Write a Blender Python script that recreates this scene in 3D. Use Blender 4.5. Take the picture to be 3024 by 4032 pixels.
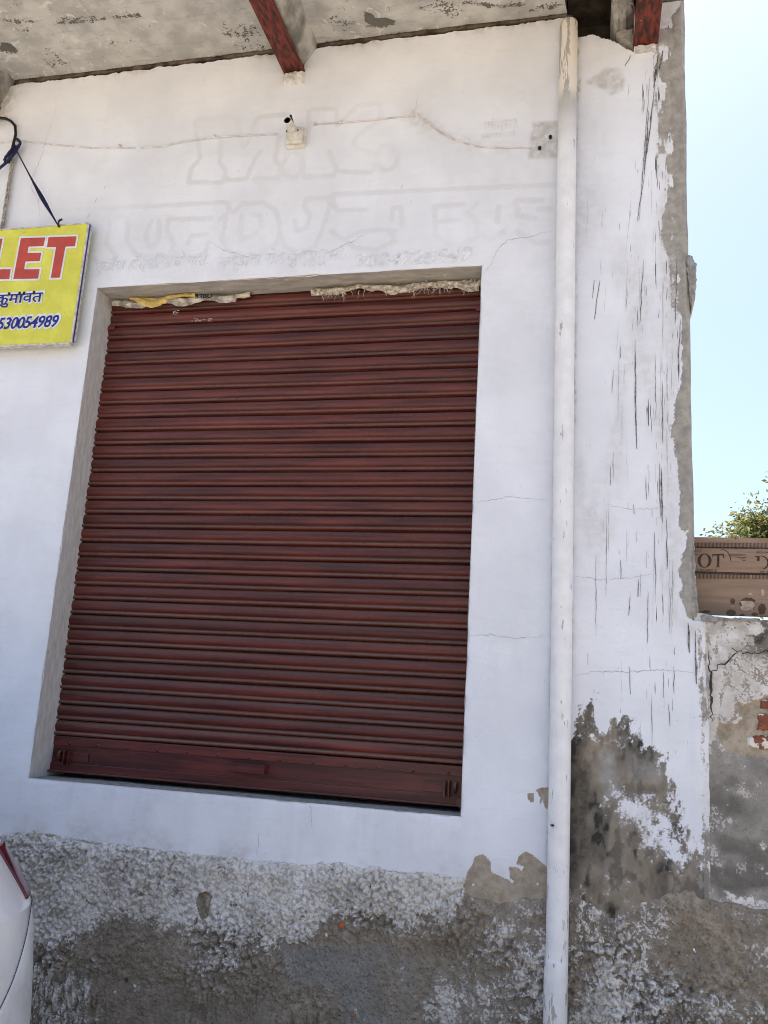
import bpy, bmesh, math, random
import numpy as np
from mathutils import Matrix, Vector

# ------------------------------------------------------------------ scene, camera, light
scene = bpy.context.scene
for o in list(bpy.data.objects):
    bpy.data.objects.remove(o)
COL = scene.collection
rad = math.radians

# camera calibrated from the shutter opening (metres; wall face is y = 0, street side is -y)
R = np.array([[0.97244571, 0.22553551, 0.05901763],
              [0.00769142, 0.22197816, -0.9750213],
              [-0.23300255, 0.94860921, 0.21412702]])
CAM = np.array([2.58898, -3.82058, 1.54045])
FPX = 3439.45
camd = bpy.data.cameras.new('camera')
camd.sensor_fit = 'HORIZONTAL'; camd.sensor_width = 36.0
camd.lens = 36.0 * FPX / 3024.0
camd.clip_start = 0.05; camd.clip_end = 3000
camo = bpy.data.objects.new('camera', camd); COL.objects.link(camo)
m = Matrix.Identity(4)
for r in range(3):
    m[r][0] = R[0][r]; m[r][1] = -R[1][r]; m[r][2] = -R[2][r]; m[r][3] = CAM[r]
camo.matrix_world = m
scene.camera = camo

SUN_EL, SUN_AZ = 76.0, -40.0        # sun stands behind the building, to the left (azimuth from +y towards +x)
world = bpy.data.worlds.new('World'); scene.world = world; world.use_nodes = True
wn = world.node_tree; wn.nodes.clear()
sky = wn.nodes.new('ShaderNodeTexSky'); sky.sky_type = 'NISHITA'; sky.sun_disc = False
sky.sun_elevation = rad(SUN_EL); sky.sun_rotation = rad(SUN_AZ)
sky.air_density = 1.0; sky.dust_density = 4.0; sky.ozone_density = 1.0; sky.altitude = 200
bg = wn.nodes.new('ShaderNodeBackground'); bg.inputs[1].default_value = 0.15
wo = wn.nodes.new('ShaderNodeOutputWorld')
wn.links.new(sky.outputs[0], bg.inputs[0]); wn.links.new(bg.outputs[0], wo.inputs[0])
sund = bpy.data.lights.new('sun', 'SUN'); sund.energy = 5.0; sund.angle = rad(0.5); sund.color = (1.0, 0.94, 0.84)
suno = bpy.data.objects.new('sun', sund); COL.objects.link(suno)
sv = Vector((math.sin(rad(SUN_AZ)) * math.cos(rad(SUN_EL)), math.cos(rad(SUN_AZ)) * math.cos(rad(SUN_EL)), math.sin(rad(SUN_EL))))
suno.rotation_euler = (-sv).to_track_quat('-Z', 'Y').to_euler()
suno.location = sv * 30
scene.view_settings.view_transform = 'Standard'; scene.view_settings.look = 'None'
scene.view_settings.gamma = 1.0; scene.view_settings.use_curve_mapping = False
scene.view_settings.exposure = 1.0
scene.cycles.use_denoising = True
scene.cycles.denoising_prefilter = 'FAST'
scene.cycles.filter_width = 1.0
scene.cycles.max_bounces = 8; scene.cycles.diffuse_bounces = 4

# ------------------------------------------------------------------ helpers: geometry of the photograph
S2 = 3024.0 / 1659.0
def at(u, v, Y=0.0):
    """point on the plane y = Y for a measured position"""
    d = R.T @ np.array([(u * S2 - 1512) / FPX, (v * S2 - 2016) / FPX, 1.0])
    return CAM + (Y - CAM[1]) / d[1] * d
def atxz(pts, Y=0.0):
    return np.array([[p[0], p[2]] for p in (at(u, v, Y) for u, v in pts)])

# ------------------------------------------------------------------ helpers: noise and distance fields (numpy)
_rs = np.random.RandomState(7)
_P = _rs.rand(256, 256)
def vnoise(x, y, seed=0):
    x = x + seed * 17.31; y = y + seed * 9.77
    xi = np.floor(x).astype(int); yi = np.floor(y).astype(int)
    fx = x - xi; fy = y - yi
    fx = fx * fx * (3 - 2 * fx); fy = fy * fy * (3 - 2 * fy)
    a = _P[xi & 255, yi & 255]; b = _P[(xi + 1) & 255, yi & 255]
    c = _P[xi & 255, (yi + 1) & 255]; d = _P[(xi + 1) & 255, (yi + 1) & 255]
    return (a * (1 - fx) + b * fx) * (1 - fy) + (c * (1 - fx) + d * fx) * fy
def fbm(x, y, scale, octaves=4, seed=0, gain=0.5):
    t = 0; amp = 1; tot = 0; f = scale
    for i in range(octaves):
        t = t + amp * vnoise(x * f, y * f, seed + i * 3); tot += amp; amp *= gain; f *= 2.03
    return t / tot
_W = np.random.RandomState(11).rand(256, 256, 2)
def worley(x, y, scale, seed=0):
    x = x * scale + seed * 13.7; y = y * scale + seed * 5.3
    xi = np.floor(x).astype(int); yi = np.floor(y).astype(int); d = np.full(x.shape, 9.0)
    for i in (-1, 0, 1):
        for j in (-1, 0, 1):
            w = _W[(xi + i) & 255, (yi + j) & 255]
            d = np.minimum(d, np.hypot(xi + i + w[..., 0] - x, yi + j + w[..., 1] - y))
    return d
def smooth(a, b, x):
    t = np.clip((x - a) / (b - a), 0, 1)
    return t * t * (3 - 2 * t)
def segdist(x, z, pts, closed=False):
    d = np.full(x.shape, 1e9)
    n = len(pts)
    for i in range(n if closed else n - 1):
        ax, az = pts[i]; bx, bz = pts[(i + 1) % n]
        lo_x, hi_x = min(ax, bx) - .35, max(ax, bx) + .35
        dx, dz = bx - ax, bz - az
        L = dx * dx + dz * dz + 1e-12
        t = np.clip(((x - ax) * dx + (z - az) * dz) / L, 0, 1)
        d = np.minimum(d, np.hypot(x - ax - t * dx, z - az - t * dz))
    return d
def sdf(x, z, pts):
    """signed distance to a polygon, positive inside"""
    inside = np.zeros(x.shape, bool)
    n = len(pts)
    for i in range(n):
        ax, az = pts[i]; bx, bz = pts[(i + 1) % n]
        if az == bz: continue
        c = ((az > z) != (bz > z)) & (x < (bx - ax) * (z - az) / (bz - az) + ax)
        inside ^= c
    d = segdist(x, z, pts, True)
    return np.where(inside, d, -d)
def poly(x, z, px, soft=0.02, Y=0.0):
    return smooth(-soft, soft, sdf(x, z, atxz(px, Y)))

# ------------------------------------------------------------------ helpers: objects
def link(o, parent=None):
    COL.objects.link(o)
    if parent is not None: o.parent = parent
    return o
def tag(o, label=None, cat=None, group=None, kind=None):
    if label: o['label'] = label
    if cat: o['category'] = cat
    if group: o['group'] = group
    if kind: o['kind'] = kind
    return o
def empty(name, loc=(0, 0, 0)):
    o = bpy.data.objects.new(name, None); o.location = loc; o.empty_display_size = 0.2
    return link(o)
def put(o, parent):
    """parent keeping world coordinates (parents only carry a translation)"""
    o.parent = parent
    o.location = o.location - parent.location if parent.parent is None else o.location
    return o
def mesh_obj(name, verts, faces, mat=None, parent=None, smooth_sh=False, loc=None):
    me = bpy.data.meshes.new(name); me.from_pydata([tuple(map(float, v)) for v in verts], [], faces); me.update()
    if mat: me.materials.append(mat)
    if smooth_sh: me.polygons.foreach_set('use_smooth', [True] * len(me.polygons))
    o = bpy.data.objects.new(name, me); link(o, parent)
    if loc: o.location = loc
    return o
def bm_obj(name, bm, mat=None, parent=None, smooth_sh=False):
    me = bpy.data.meshes.new(name); bmesh.ops.recalc_face_normals(bm, faces=bm.faces); bm.to_mesh(me); bm.free()
    if mat: me.materials.append(mat)
    if smooth_sh: me.polygons.foreach_set('use_smooth', [True] * len(me.polygons))
    o = bpy.data.objects.new(name, me); return link(o, parent)
def grid_obj(name, X, Y, Z, keep, attrs, mat, parent=None, smooth_sh=True):
    n, k = X.shape
    idx = np.arange(n * k).reshape(n, k)
    q = np.stack([idx[:-1, :-1], idx[1:, :-1], idx[1:, 1:], idx[:-1, 1:]], -1).reshape(-1, 4)
    if keep is not None: q = q[keep.reshape(-1)]
    co = np.stack([X, Y, Z], -1).reshape(-1, 3)
    used = np.zeros(len(co), bool); used[q.reshape(-1)] = True
    remap = np.cumsum(used) - 1
    co = co[used]; q = remap[q]
    me = bpy.data.meshes.new(name)
    me.vertices.add(len(co)); me.vertices.foreach_set('co', co.astype(np.float32).reshape(-1))
    me.loops.add(q.size); me.loops.foreach_set('vertex_index', q.astype(np.int32).reshape(-1))
    me.polygons.add(len(q)); me.polygons.foreach_set('loop_start', np.arange(0, q.size, 4, dtype=np.int32))
    me.update(calc_edges=True)
    if smooth_sh: me.polygons.foreach_set('use_smooth', np.ones(len(q), bool))
    for an, av in attrs.items():
        a = me.attributes.new(an, 'FLOAT', 'POINT')
        a.data.foreach_set('value', np.broadcast_to(av, X.shape).reshape(-1)[used].astype(np.float32))
    me.validate(); me.materials.append(mat)
    o = bpy.data.objects.new(name, me); return link(o, parent)
def box_bm(bm, x0, x1, y0, y1, z0, z1, bevel=0.0):
    g = bmesh.ops.create_cube(bm, size=1.0)
    for v in g['verts']:
        v.co = Vector(((x0 + x1) / 2 + v.co.x * (x1 - x0), (y0 + y1) / 2 + v.co.y * (y1 - y0), (z0 + z1) / 2 + v.co.z * (z1 - z0)))
    if bevel:
        es = list({e for v in g['verts'] for e in v.link_edges})
        bmesh.ops.bevel(bm, geom=es, offset=bevel, segments=2, profile=0.5, affect='EDGES')
def box(name, x0, x1, y0, y1, z0, z1, mat, parent=None, bevel=0.0):
    bm = bmesh.new(); box_bm(bm, x0, x1, y0, y1, z0, z1, bevel)
    return bm_obj(name, bm, mat, parent)
def tube(name, pts, r, mat, parent=None, seg=10, radii=None, caps=True):
    pts = [Vector(p) for p in pts]; n = len(pts)
    verts = []; faces = []
    up = Vector((0.13, 0.31, 0.94))
    for i, p in enumerate(pts):
        t = (pts[min(i + 1, n - 1)] - pts[max(i - 1, 0)]).normalized()
        a = t.cross(up)
        if a.length < 1e-3: a = t.cross(Vector((1, 0, 0)))
        a.normalize(); b = t.cross(a)
        rr = radii[i] if radii else r
        for k in range(seg):
            an = 2 * math.pi * k / seg
            verts.append(p + a * (rr * math.cos(an)) + b * (rr * math.sin(an)))
    for i in range(n - 1):
        for k in range(seg):
            faces.append((i * seg + k, i * seg + (k + 1) % seg, (i + 1) * seg + (k + 1) % seg, (i + 1) * seg + k))
    if caps:
        faces.append(tuple(range(seg))[::-1]); faces.append(tuple(range((n - 1) * seg, n * seg)))
    return mesh_obj(name, verts, faces, mat, parent, True)
def ribbon_verts(pts, widths, y, verts, faces):
    """flat tapered ribbon in an xz plane, facing -y"""
    n = len(pts); b = len(verts)
    for i in range(n):
        p = np.array(pts[i]); t = np.array(pts[min(i + 1, n - 1)]) - np.array(pts[max(i - 1, 0)])
        t = t / (np.hypot(*t) + 1e-9); nn = np.array([-t[1], t[0]])
        a = p + nn * widths[i] / 2; c = p - nn * widths[i] / 2
        verts.append((a[0], y, a[1])); verts.append((c[0], y, c[1]))
    for i in range(n - 1):
        faces.append((b + 2 * i, b + 2 * i + 1, b + 2 * i + 3, b + 2 * i + 2))
def wiggle(pts, step, amp, rnd):
    out = []
    for i in range(len(pts) - 1):
        a = np.array(pts[i], float); b = np.array(pts[i + 1], float); L = np.hypot(*(b - a)); k = max(1, int(L / step))
        for j in range(k):
            p = a + (b - a) * j / k
            if not (i == 0 and j == 0): p = p + np.array([rnd.uniform(-amp, amp), rnd.uniform(-amp, amp)])
            out.append(p)
    out.append(np.array(pts[-1], float)); return out
def text_mesh(name, body, x, y, z, size, mat, parent=None, shear=0.0, bold=0.0, sx=1.0, align='LEFT', rotz=0.0, extrude=0.0, fit=None, flip=False):
    """flat lettering standing in the xz plane, facing the street; fit = (x0, x1, z0, z1) stretches it to that box"""
    cu = bpy.data.curves.new(name, 'FONT'); cu.body = body; cu.size = size; cu.shear = shear; cu.offset = bold; cu.extrude = extrude
    cu.align_x = align; cu.resolution_u = 4
    t = bpy.data.objects.new(name, cu); COL.objects.link(t)
    dg = bpy.context.evaluated_depsgraph_get(); dg.update()
    me = bpy.data.meshes.new_from_object(t.evaluated_get(dg))
    bpy.data.objects.remove(t); bpy.data.curves.remove(cu)
    co = np.zeros(len(me.vertices) * 3, np.float32); me.vertices.foreach_get('co', co); co = co.reshape(-1, 3)
    if len(co) == 0: return None
    if fit:
        lo = co.min(0); hi = co.max(0)
        u = (co[:, 0] - lo[0]) / (hi[0] - lo[0] + 1e-9); w = (co[:, 1] - lo[1]) / (hi[1] - lo[1] + 1e-9)
        if flip: u = 1 - u; w = 1 - w
        X = fit[0] + u * (fit[1] - fit[0]); Z = fit[2] + w * (fit[3] - fit[2])
    else:
        c, s = math.cos(rotz), math.sin(rotz)
        X = x + (co[:, 0] * c * sx - co[:, 1] * s); Z = z + (co[:, 0] * s * sx + co[:, 1] * c)
    out = np.stack([X, y - co[:, 2], Z], -1).astype(np.float32)
    me.vertices.foreach_set('co', out.reshape(-1)); me.update()
    me.materials.clear(); me.materials.append(mat); me.name = name
    o = bpy.data.objects.new(name, me); return link(o, parent)
def fill_poly(name, pts, y, mat, parent=None, thick=0.0):
    """flat polygon in an xz plane facing -y (pts are (x, z))"""
    bm = bmesh.new()
    vs = [bm.verts.new((p[0], y, p[1])) for p in pts]
    f = bm.faces.new(vs); f.normal_update()
    if thick:
        e = bmesh.ops.extrude_face_region(bm, geom=[f])
        for v in [g for g in e['geom'] if isinstance(g, bmesh.types.BMVert)]: v.co.y += thick
    bm.normal_update()
    bmesh.ops.triangulate(bm, faces=[g for g in bm.faces if len(g.verts) > 4], ngon_method='EAR_CLIP')
    return bm_obj(name, bm, mat, parent)

# ------------------------------------------------------------------ helpers: node materials
class NT:
    def __init__(self, name, rough=0.85, spec=0.3):
        self.mat = bpy.data.materials.new(name); self.mat.use_nodes = True
        self.t = self.mat.node_tree; self.b = self.t.nodes['Principled BSDF']
        self.b.inputs['Roughness'].default_value = rough
        self.b.inputs['Specular IOR Level'].default_value = spec
        self.tc = self.t.nodes.new('ShaderNodeTexCoord')
    def set(self, sock, v):
        if isinstance(v, (int, float)): sock.default_value = v
        elif isinstance(v, (tuple, list)): sock.default_value = tuple(v) + ((1.0,) if len(v) == 3 and sock.type == 'RGBA' else ())
        else: self.t.links.new(v, sock)
    def mapping(self, scale=(1, 1, 1), loc=(0, 0, 0), coord='Object'):
        n = self.t.nodes.new('ShaderNodeMapping'); self.t.links.new(self.tc.outputs[coord], n.inputs[0])
        n.inputs['Scale'].default_value = scale; n.inputs['Location'].default_value = loc
        return n.outputs[0]
    def noise(self, scale, detail=3, rough=0.55, vec=None, dist=0.0):
        n = self.t.nodes.new('ShaderNodeTexNoise'); n.inputs['Scale'].default_value = scale
        n.inputs['Detail'].default_value = detail; n.inputs['Roughness'].default_value = rough; n.inputs['Distortion'].default_value = dist
        self.t.links.new(vec if vec is not None else self.tc.outputs['Object'], n.inputs['Vector'])
        return n.outputs[0]
    def voro(self, scale, feature='F1', out=0, vec=None, rand=1.0):
        n = self.t.nodes.new('ShaderNodeTexVoronoi'); n.feature = feature; n.inputs['Scale'].default_value = scale
        n.inputs['Randomness'].default_value = rand
        self.t.links.new(vec if vec is not None else self.tc.outputs['Object'], n.inputs['Vector'])
        return n.outputs[out]
    def attr(self, name):
        n = self.t.nodes.new('ShaderNodeAttribute'); n.attribute_name = name; return n.outputs['Fac']
    def math(self, op, a, b=0.0, c=None, clamp=False):
        n = self.t.nodes.new('ShaderNodeMath'); n.operation = op; n.use_clamp = clamp
        self.set(n.inputs[0], a); self.set(n.inputs[1], b)
        if c is not None: self.set(n.inputs[2], c)
        return n.outputs[0]
    def step(self, x, lo, hi, a=0.0, b=1.0, smoothstep=True):
        n = self.t.nodes.new('ShaderNodeMapRange'); n.interpolation_type = 'SMOOTHSTEP' if smoothstep else 'LINEAR'
        self.set(n.inputs['Value'], x); self.set(n.inputs['From Min'], lo); self.set(n.inputs['From Max'], hi)
        self.set(n.inputs['To Min'], a); self.set(n.inputs['To Max'], b)
        return n.outputs['Result']
    def mix(self, f, a, b, mode='MIX'):
        n = self.t.nodes.new('ShaderNodeMix'); n.data_type = 'RGBA'; n.blend_type = mode; n.clamp_factor = True
        self.set(n.inputs[0], f); self.set(n.inputs[6], a); self.set(n.inputs[7], b)
        return n.outputs[2]
    def geom(self, out):
        n = self.t.nodes.new('ShaderNodeNewGeometry'); return n.outputs[out]
    def sep(self, v):
        n = self.t.nodes.new('ShaderNodeSeparateXYZ'); self.t.links.new(v, n.inputs[0]); return n.outputs
    def bump(self, h, strength=0.3, dist=0.01, normal=None):
        n = self.t.nodes.new('ShaderNodeBump'); n.inputs['Strength'].default_value = strength; n.inputs['Distance'].default_value = dist
        self.set(n.inputs['Height'], h)
        if normal is not None: self.t.links.new(normal, n.inputs['Normal'])
        return n.outputs[0]
    def out(self, color=None, rough=None, normal=None, metal=None):
        if color is not None: self.set(self.b.inputs['Base Color'], color)
        if rough is not None: self.set(self.b.inputs['Roughness'], rough)
        if normal is not None: self.t.links.new(normal, self.b.inputs['Normal'])
        if metal is not None: self.set(self.b.inputs['Metallic'], metal)
        return self.mat
def plain(name, col, rough=0.7, var=0.12, scale=30, spec=0.3, metal=None, bump=0.0):
    n = NT(name, rough, spec)
    dark = tuple(c * (1 - var * 2) for c in col); lite = tuple(min(1, c * (1 + var)) for c in col)
    f = n.step(n.noise(scale, 5), 0.3, 0.7)
    nor = n.bump(n.noise(scale * 4, 4), bump, 0.004) if bump else None
    return n.out(n.mix(f, dark, lite), None, nor, metal)

WHITE = (0.745, 0.775, 0.84)
def weathered(name, fine=0.25, edge=0.55, gritty=0.5, lumpy=False, soft=0.04, wa=(0.675, 0.702, 0.765), wb=WHITE):
    """whitewash over cement plaster; attributes: white (paint left), tone (brown 0 .. grey 1), dark (damp, mould, darkened hollows),
    streak (scratches), ghost (old lettering showing through), dirt (brown smudges, some shade coloured in)"""
    n = NT(name, 0.9, 0.2)
    aw, at_, ad, ast, ag, adi = (n.attr(k) for k in ('white', 'tone', 'dark', 'streak', 'ghost', 'dirt_shade'))
    n1 = n.noise(22, 5, 0.64); n2 = n.noise(95, 3, 0.62); n3 = n.noise(3.0, 3, 0.5)
    # paint coverage with a ragged edge
    e = n.math('ADD', n.math('MULTIPLY', n.math('SUBTRACT', n1, 0.5), edge * 3.2), n.math('MULTIPLY', n.math('SUBTRACT', n2, 0.5), edge * 3.0))
    cov = n.step(n.math('ADD', aw, e), 0.5 - soft, 0.5 + soft)
    # scratches: noise drawn out along z
    sv1 = n.noise(1.0, 3, 0.6, n.mapping((75, 75, 2.6))); sv2 = n.noise(1.0, 2, 0.5, n.mapping((190, 190, 8.0)))
    sc = n.math('ADD', n.math('MULTIPLY', sv1, 0.62), n.math('MULTIPLY', sv2, 0.38))
    thr = n.math('SUBTRACT', 0.715, n.math('MULTIPLY', ast, 0.24))
    scr = n.math('MULTIPLY', n.step(sc, thr, n.math('ADD', thr, 0.03)), n.step(ast, 0.02, 0.1))
    # colours
    paint = n.mix(n.step(n3, 0.35, 0.68), wa, wb)
    brush = n.noise(1.0, 4, 0.7, n.mapping((6, 6, 34)))
    paint = n.mix(n.math('MULTIPLY', n.step(brush, 0.50, 0.72), 0.24), paint, (0.62, 0.61, 0.60))
    paint = n.mix(n.math('MULTIPLY', n.step(n1, 0.62, 0.74), 0.22), paint, (0.60, 0.585, 0.56))
    paint = n.mix(n.math('MULTIPLY', n.step(n.noise(60, 2, 0.5), 0.70, 0.76), 0.5), paint, (0.42, 0.40, 0.38))
    paint = n.mix(n.math('MULTIPLY', ag, n.step(n2, 0.2, 0.6, 0.45, 0.85)), paint, (0.58, 0.585, 0.615))
    paint = n.mix(n.math('MULTIPLY', adi, n.step(n1, 0.3, 0.65, 0.25, 1.0)), paint, (0.36, 0.33, 0.29))
    paint = n.mix(scr, paint, (0.105, 0.105, 0.11))
    if lumpy:                                    # dust, bare cement and crevice shade coloured in between the roughcast grains
        wv = n.t.nodes.new('ShaderNodeVectorMath'); wv.operation = 'MULTIPLY_ADD'
        nz = n.t.nodes.new('ShaderNodeTexNoise'); nz.inputs['Scale'].default_value = 60; nz.inputs['Detail'].default_value = 2; n.t.links.new(n.tc.outputs['Object'], nz.inputs['Vector'])
        n.t.links.new(nz.outputs['Color'], wv.inputs[0]); wv.inputs[1].default_value = (.022, .022, .022); n.t.links.new(n.tc.outputs['Object'], wv.inputs[2])
        vo = n.voro(62, 'F1', 0, wv.outputs[0]); ca = n.noise(48, 4, 0.72)
        vo2 = n.math('ADD', n.math('MULTIPLY', vo, 0.45), n.math('MULTIPLY', n.math('SUBTRACT', 1.0, ca), 0.9))
        paint = n.mix(n.step(vo2, 0.60, 0.86, 0.0, 0.62), paint, (0.27, 0.25, 0.225))
    brown = n.mix(n.step(n1, 0.3, 0.7), (0.255, 0.214, 0.165), (0.415, 0.356, 0.284))
    grey = n.mix(n.step(n1, 0.3, 0.7), (0.25, 0.24, 0.222), (0.385, 0.368, 0.338))
    cem = n.mix(n.step(n.math('ADD', at_, n.math('MULTIPLY', n.math('SUBTRACT', n3, 0.5), 0.8)), 0.3, 0.7), brown, grey)
    grit = n.voro(150, 'F1', 1); gs = n.sep(grit)
    cem = n.mix(n.math('MULTIPLY', n.step(gs[0], 0.90, 0.92), gritty), cem, n.mix(gs[1], (0.34, 0.22, 0.11), (0.48, 0.44, 0.38)))
    cem = n.mix(n.math('MULTIPLY', n.step(gs[2], 0.92, 0.94), gritty), cem, (0.06, 0.055, 0.05))
    cem = n.mix(n.math('MULTIPLY', ad, n.step(n1, 0.25, 0.6, 0.55, 1.0)), cem, (0.035, 0.034, 0.030))
    wash = n.math('MULTIPLY', n.step(aw, 0.12, 0.95), n.step(n1, 0.32, 0.66, 0.15, 0.75))
    cem = n.mix(wash, cem, (0.52, 0.515, 0.51))          # thin wash left in the pores
    col = n.mix(cov, cem, paint)
    h = n.math('ADD', n.math('MULTIPLY', n2, 0.6), n.math('MULTIPLY_ADD', brush, 0.7, n.math('MULTIPLY', cov, 0.5)))
    if lumpy: h = n.math('ADD', n.math('SUBTRACT', h, n.math('MULTIPLY', vo, 0.5)), n.math('MULTIPLY', ca, 1.1))
    return n.out(col, None, n.bump(h, fine, 0.014 if lumpy else 0.006))

M_wall = weathered('whitewashed_plaster', 0.40, 0.30, 0.12, False, 0.14)
M_rough = weathered('roughcast_plaster', 0.9, 0.46, 0.45, True, 0.05, (0.73, 0.695, 0.64), (0.81, 0.785, 0.74))
M_old = weathered('old_boundary_plaster', 0.7, 0.42, 0.25, False, 0.08, (0.62, 0.61, 0.60), (0.74, 0.735, 0.73))
M_cement_dark = plain('dark_cement', (0.16, 0.145, 0.125), 0.95, 0.3, 14, bump=0.5)
M_gap_shade = plain('gap_shade_brown', (0.13, 0.105, 0.08), 0.95, 0.35, 18, bump=0.6)
M_grey = plain('grey_cement', (0.30, 0.30, 0.285), 0.95, 0.16, 30, bump=0.4)
M_crack = plain('crack_shade', (0.40, 0.385, 0.37), 0.95, 0.25, 60)
M_crack_dark = plain('crack_dark', (0.055, 0.05, 0.045), 0.95, 0.25, 60)
M_scratch = plain('scratch_grey', (0.20, 0.195, 0.19), 0.9, 0.42, 70)
M_black = plain('black_plastic', (0.012, 0.012, 0.013), 0.4, 0.1, 20)

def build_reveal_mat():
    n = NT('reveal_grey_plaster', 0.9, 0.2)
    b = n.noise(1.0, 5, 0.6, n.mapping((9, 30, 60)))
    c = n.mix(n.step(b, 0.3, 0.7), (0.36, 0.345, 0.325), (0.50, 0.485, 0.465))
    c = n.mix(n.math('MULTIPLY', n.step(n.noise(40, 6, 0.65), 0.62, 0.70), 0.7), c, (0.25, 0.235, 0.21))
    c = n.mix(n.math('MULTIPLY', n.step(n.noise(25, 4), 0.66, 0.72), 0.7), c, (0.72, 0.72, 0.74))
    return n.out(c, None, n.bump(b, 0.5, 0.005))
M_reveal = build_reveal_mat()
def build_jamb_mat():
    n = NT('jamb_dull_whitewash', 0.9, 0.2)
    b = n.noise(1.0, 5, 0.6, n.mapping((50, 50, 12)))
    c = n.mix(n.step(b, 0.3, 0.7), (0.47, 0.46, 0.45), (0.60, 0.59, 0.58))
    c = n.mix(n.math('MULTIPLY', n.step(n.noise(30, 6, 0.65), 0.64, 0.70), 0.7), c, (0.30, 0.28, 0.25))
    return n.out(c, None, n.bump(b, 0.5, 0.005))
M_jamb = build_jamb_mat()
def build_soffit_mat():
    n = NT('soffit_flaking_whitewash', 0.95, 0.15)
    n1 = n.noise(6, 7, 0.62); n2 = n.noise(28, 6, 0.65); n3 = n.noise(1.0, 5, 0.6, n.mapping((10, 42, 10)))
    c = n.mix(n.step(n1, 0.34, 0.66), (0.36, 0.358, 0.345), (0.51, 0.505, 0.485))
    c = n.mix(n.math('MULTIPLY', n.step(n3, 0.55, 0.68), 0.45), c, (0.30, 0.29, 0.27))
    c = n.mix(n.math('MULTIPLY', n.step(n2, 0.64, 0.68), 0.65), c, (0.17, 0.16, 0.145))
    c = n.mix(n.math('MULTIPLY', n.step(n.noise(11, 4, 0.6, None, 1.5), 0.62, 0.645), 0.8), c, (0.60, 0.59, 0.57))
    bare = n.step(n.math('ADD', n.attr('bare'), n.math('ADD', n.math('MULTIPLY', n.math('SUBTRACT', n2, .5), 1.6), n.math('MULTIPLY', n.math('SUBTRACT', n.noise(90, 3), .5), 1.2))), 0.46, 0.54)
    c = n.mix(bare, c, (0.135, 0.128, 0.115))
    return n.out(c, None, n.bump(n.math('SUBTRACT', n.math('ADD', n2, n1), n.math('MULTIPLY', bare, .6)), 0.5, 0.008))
M_soffit = build_soffit_mat()
M_haunch = plain('haunch_grey_plaster', (0.36, 0.355, 0.34), 0.95, 0.28, 9, bump=.6)
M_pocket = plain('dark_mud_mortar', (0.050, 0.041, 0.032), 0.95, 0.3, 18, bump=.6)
def build_girder_mat():
    n = NT('girder_red_oxide', 0.6, 0.3)
    n1 = n.noise(1.0, 7, 0.65, n.mapping((60, 14, 60))); n2 = n.noise(30, 5, 0.6)
    c = n.mix(n.step(n1, 0.38, 0.60), (0.035, 0.012, 0.010), (0.16, 0.032, 0.022))
    c = n.mix(n.math('MULTIPLY', n.step(n2, 0.60, 0.68), 0.7), c, (0.05, 0.024, 0.016))
    c = n.mix(n.math('MULTIPLY', n.step(n.noise(70, 2), 0.74, 0.76), 0.9), c, (0.5, 0.47, 0.42))
    return n.out(c, None, n.bump(n1, 0.4, 0.003))
M_girder = build_girder_mat()
def build_shutter_mat():
    n = NT('shutter_maroon_paint', 0.45, 0.4)
    info = n.t.nodes.new('ShaderNodeObjectInfo')
    gx = n.geom('Position'); nz = n.sep(n.geom('Normal'))[2]
    v = n.t.nodes.new('ShaderNodeVectorMath'); v.operation = 'ADD'
    n.t.links.new(gx, v.inputs[0])
    cmb = n.t.nodes.new('ShaderNodeCombineXYZ'); n.t.links.new(n.math('MULTIPLY', info.outputs['Random'], 40.0), cmb.inputs[0]); n.t.links.new(cmb.outputs[0], v.inputs[1])
    mp = n.t.nodes.new('ShaderNodeMapping'); mp.inputs['Scale'].default_value = (2.2, 20, 34); n.t.links.new(v.outputs[0], mp.inputs[0])
    n1 = n.noise(1.0, 6, 0.62, mp.outputs[0])
    mp2 = n.t.nodes.new('ShaderNodeMapping'); mp2.inputs['Scale'].default_value = (70, 60, 9); n.t.links.new(gx, mp2.inputs[0])
    n2 = n.noise(1.0, 4, 0.6, mp2.outputs[0]); n3 = n.noise(75, 4, 0.6, gx); nb = n.noise(1.4, 3, 0.5, gx)
    c = n.mix(n.step(n1, 0.34, 0.66), (0.046, 0.0095, 0.0088), (0.128, 0.026, 0.021))
    c = n.mix(n.math('MULTIPLY', n.step(nb, 0.35, 0.7), 0.35), c, (0.085, 0.021, 0.017))
    c = n.mix(n.math('MULTIPLY', n.step(n1, 0.60, 0.74), 0.45), c, (0.17, 0.052, 0.030))
    up = n.math('MULTIPLY', n.step(nz, 0.08, 0.75), n.step(n2, 0.25, 0.62, 0.45, 1.0))
    z = n.sep(gx)[2]
    amt = n.step(z, 1.1, 2.6, 0.85, 0.48)
    c = n.mix(n.math('MULTIPLY', n.attr('bead'), n.step(n2, 0.3, 0.6, 0.35, 0.75)), c, (0.215, 0.155, 0.120))  # pale bead: worn dust plus the light its top catches, coloured in
    c = n.mix(n.math('MULTIPLY', up, amt), c, (0.145, 0.098, 0.072))
    c = n.mix(n.math('MULTIPLY', n.step(n3, 0.72, 0.76), 0.5), c, (0.30, 0.24, 0.20))
    vr = n.math('MULTIPLY_ADD', info.outputs['Random'], 0.22, 0.88)
    hs = n.t.nodes.new('ShaderNodeHueSaturation'); n.t.links.new(vr, hs.inputs['Value']); n.t.links.new(c, hs.inputs['Color']); c = hs.outputs[0]
    r = n.step(up, 0.0, 1.0, 0.44, 0.8)
    return n.out(c, r, n.bump(n.math('ADD', n3, n2), 0.12, 0.003))
M_shutter = build_shutter_mat()
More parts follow.
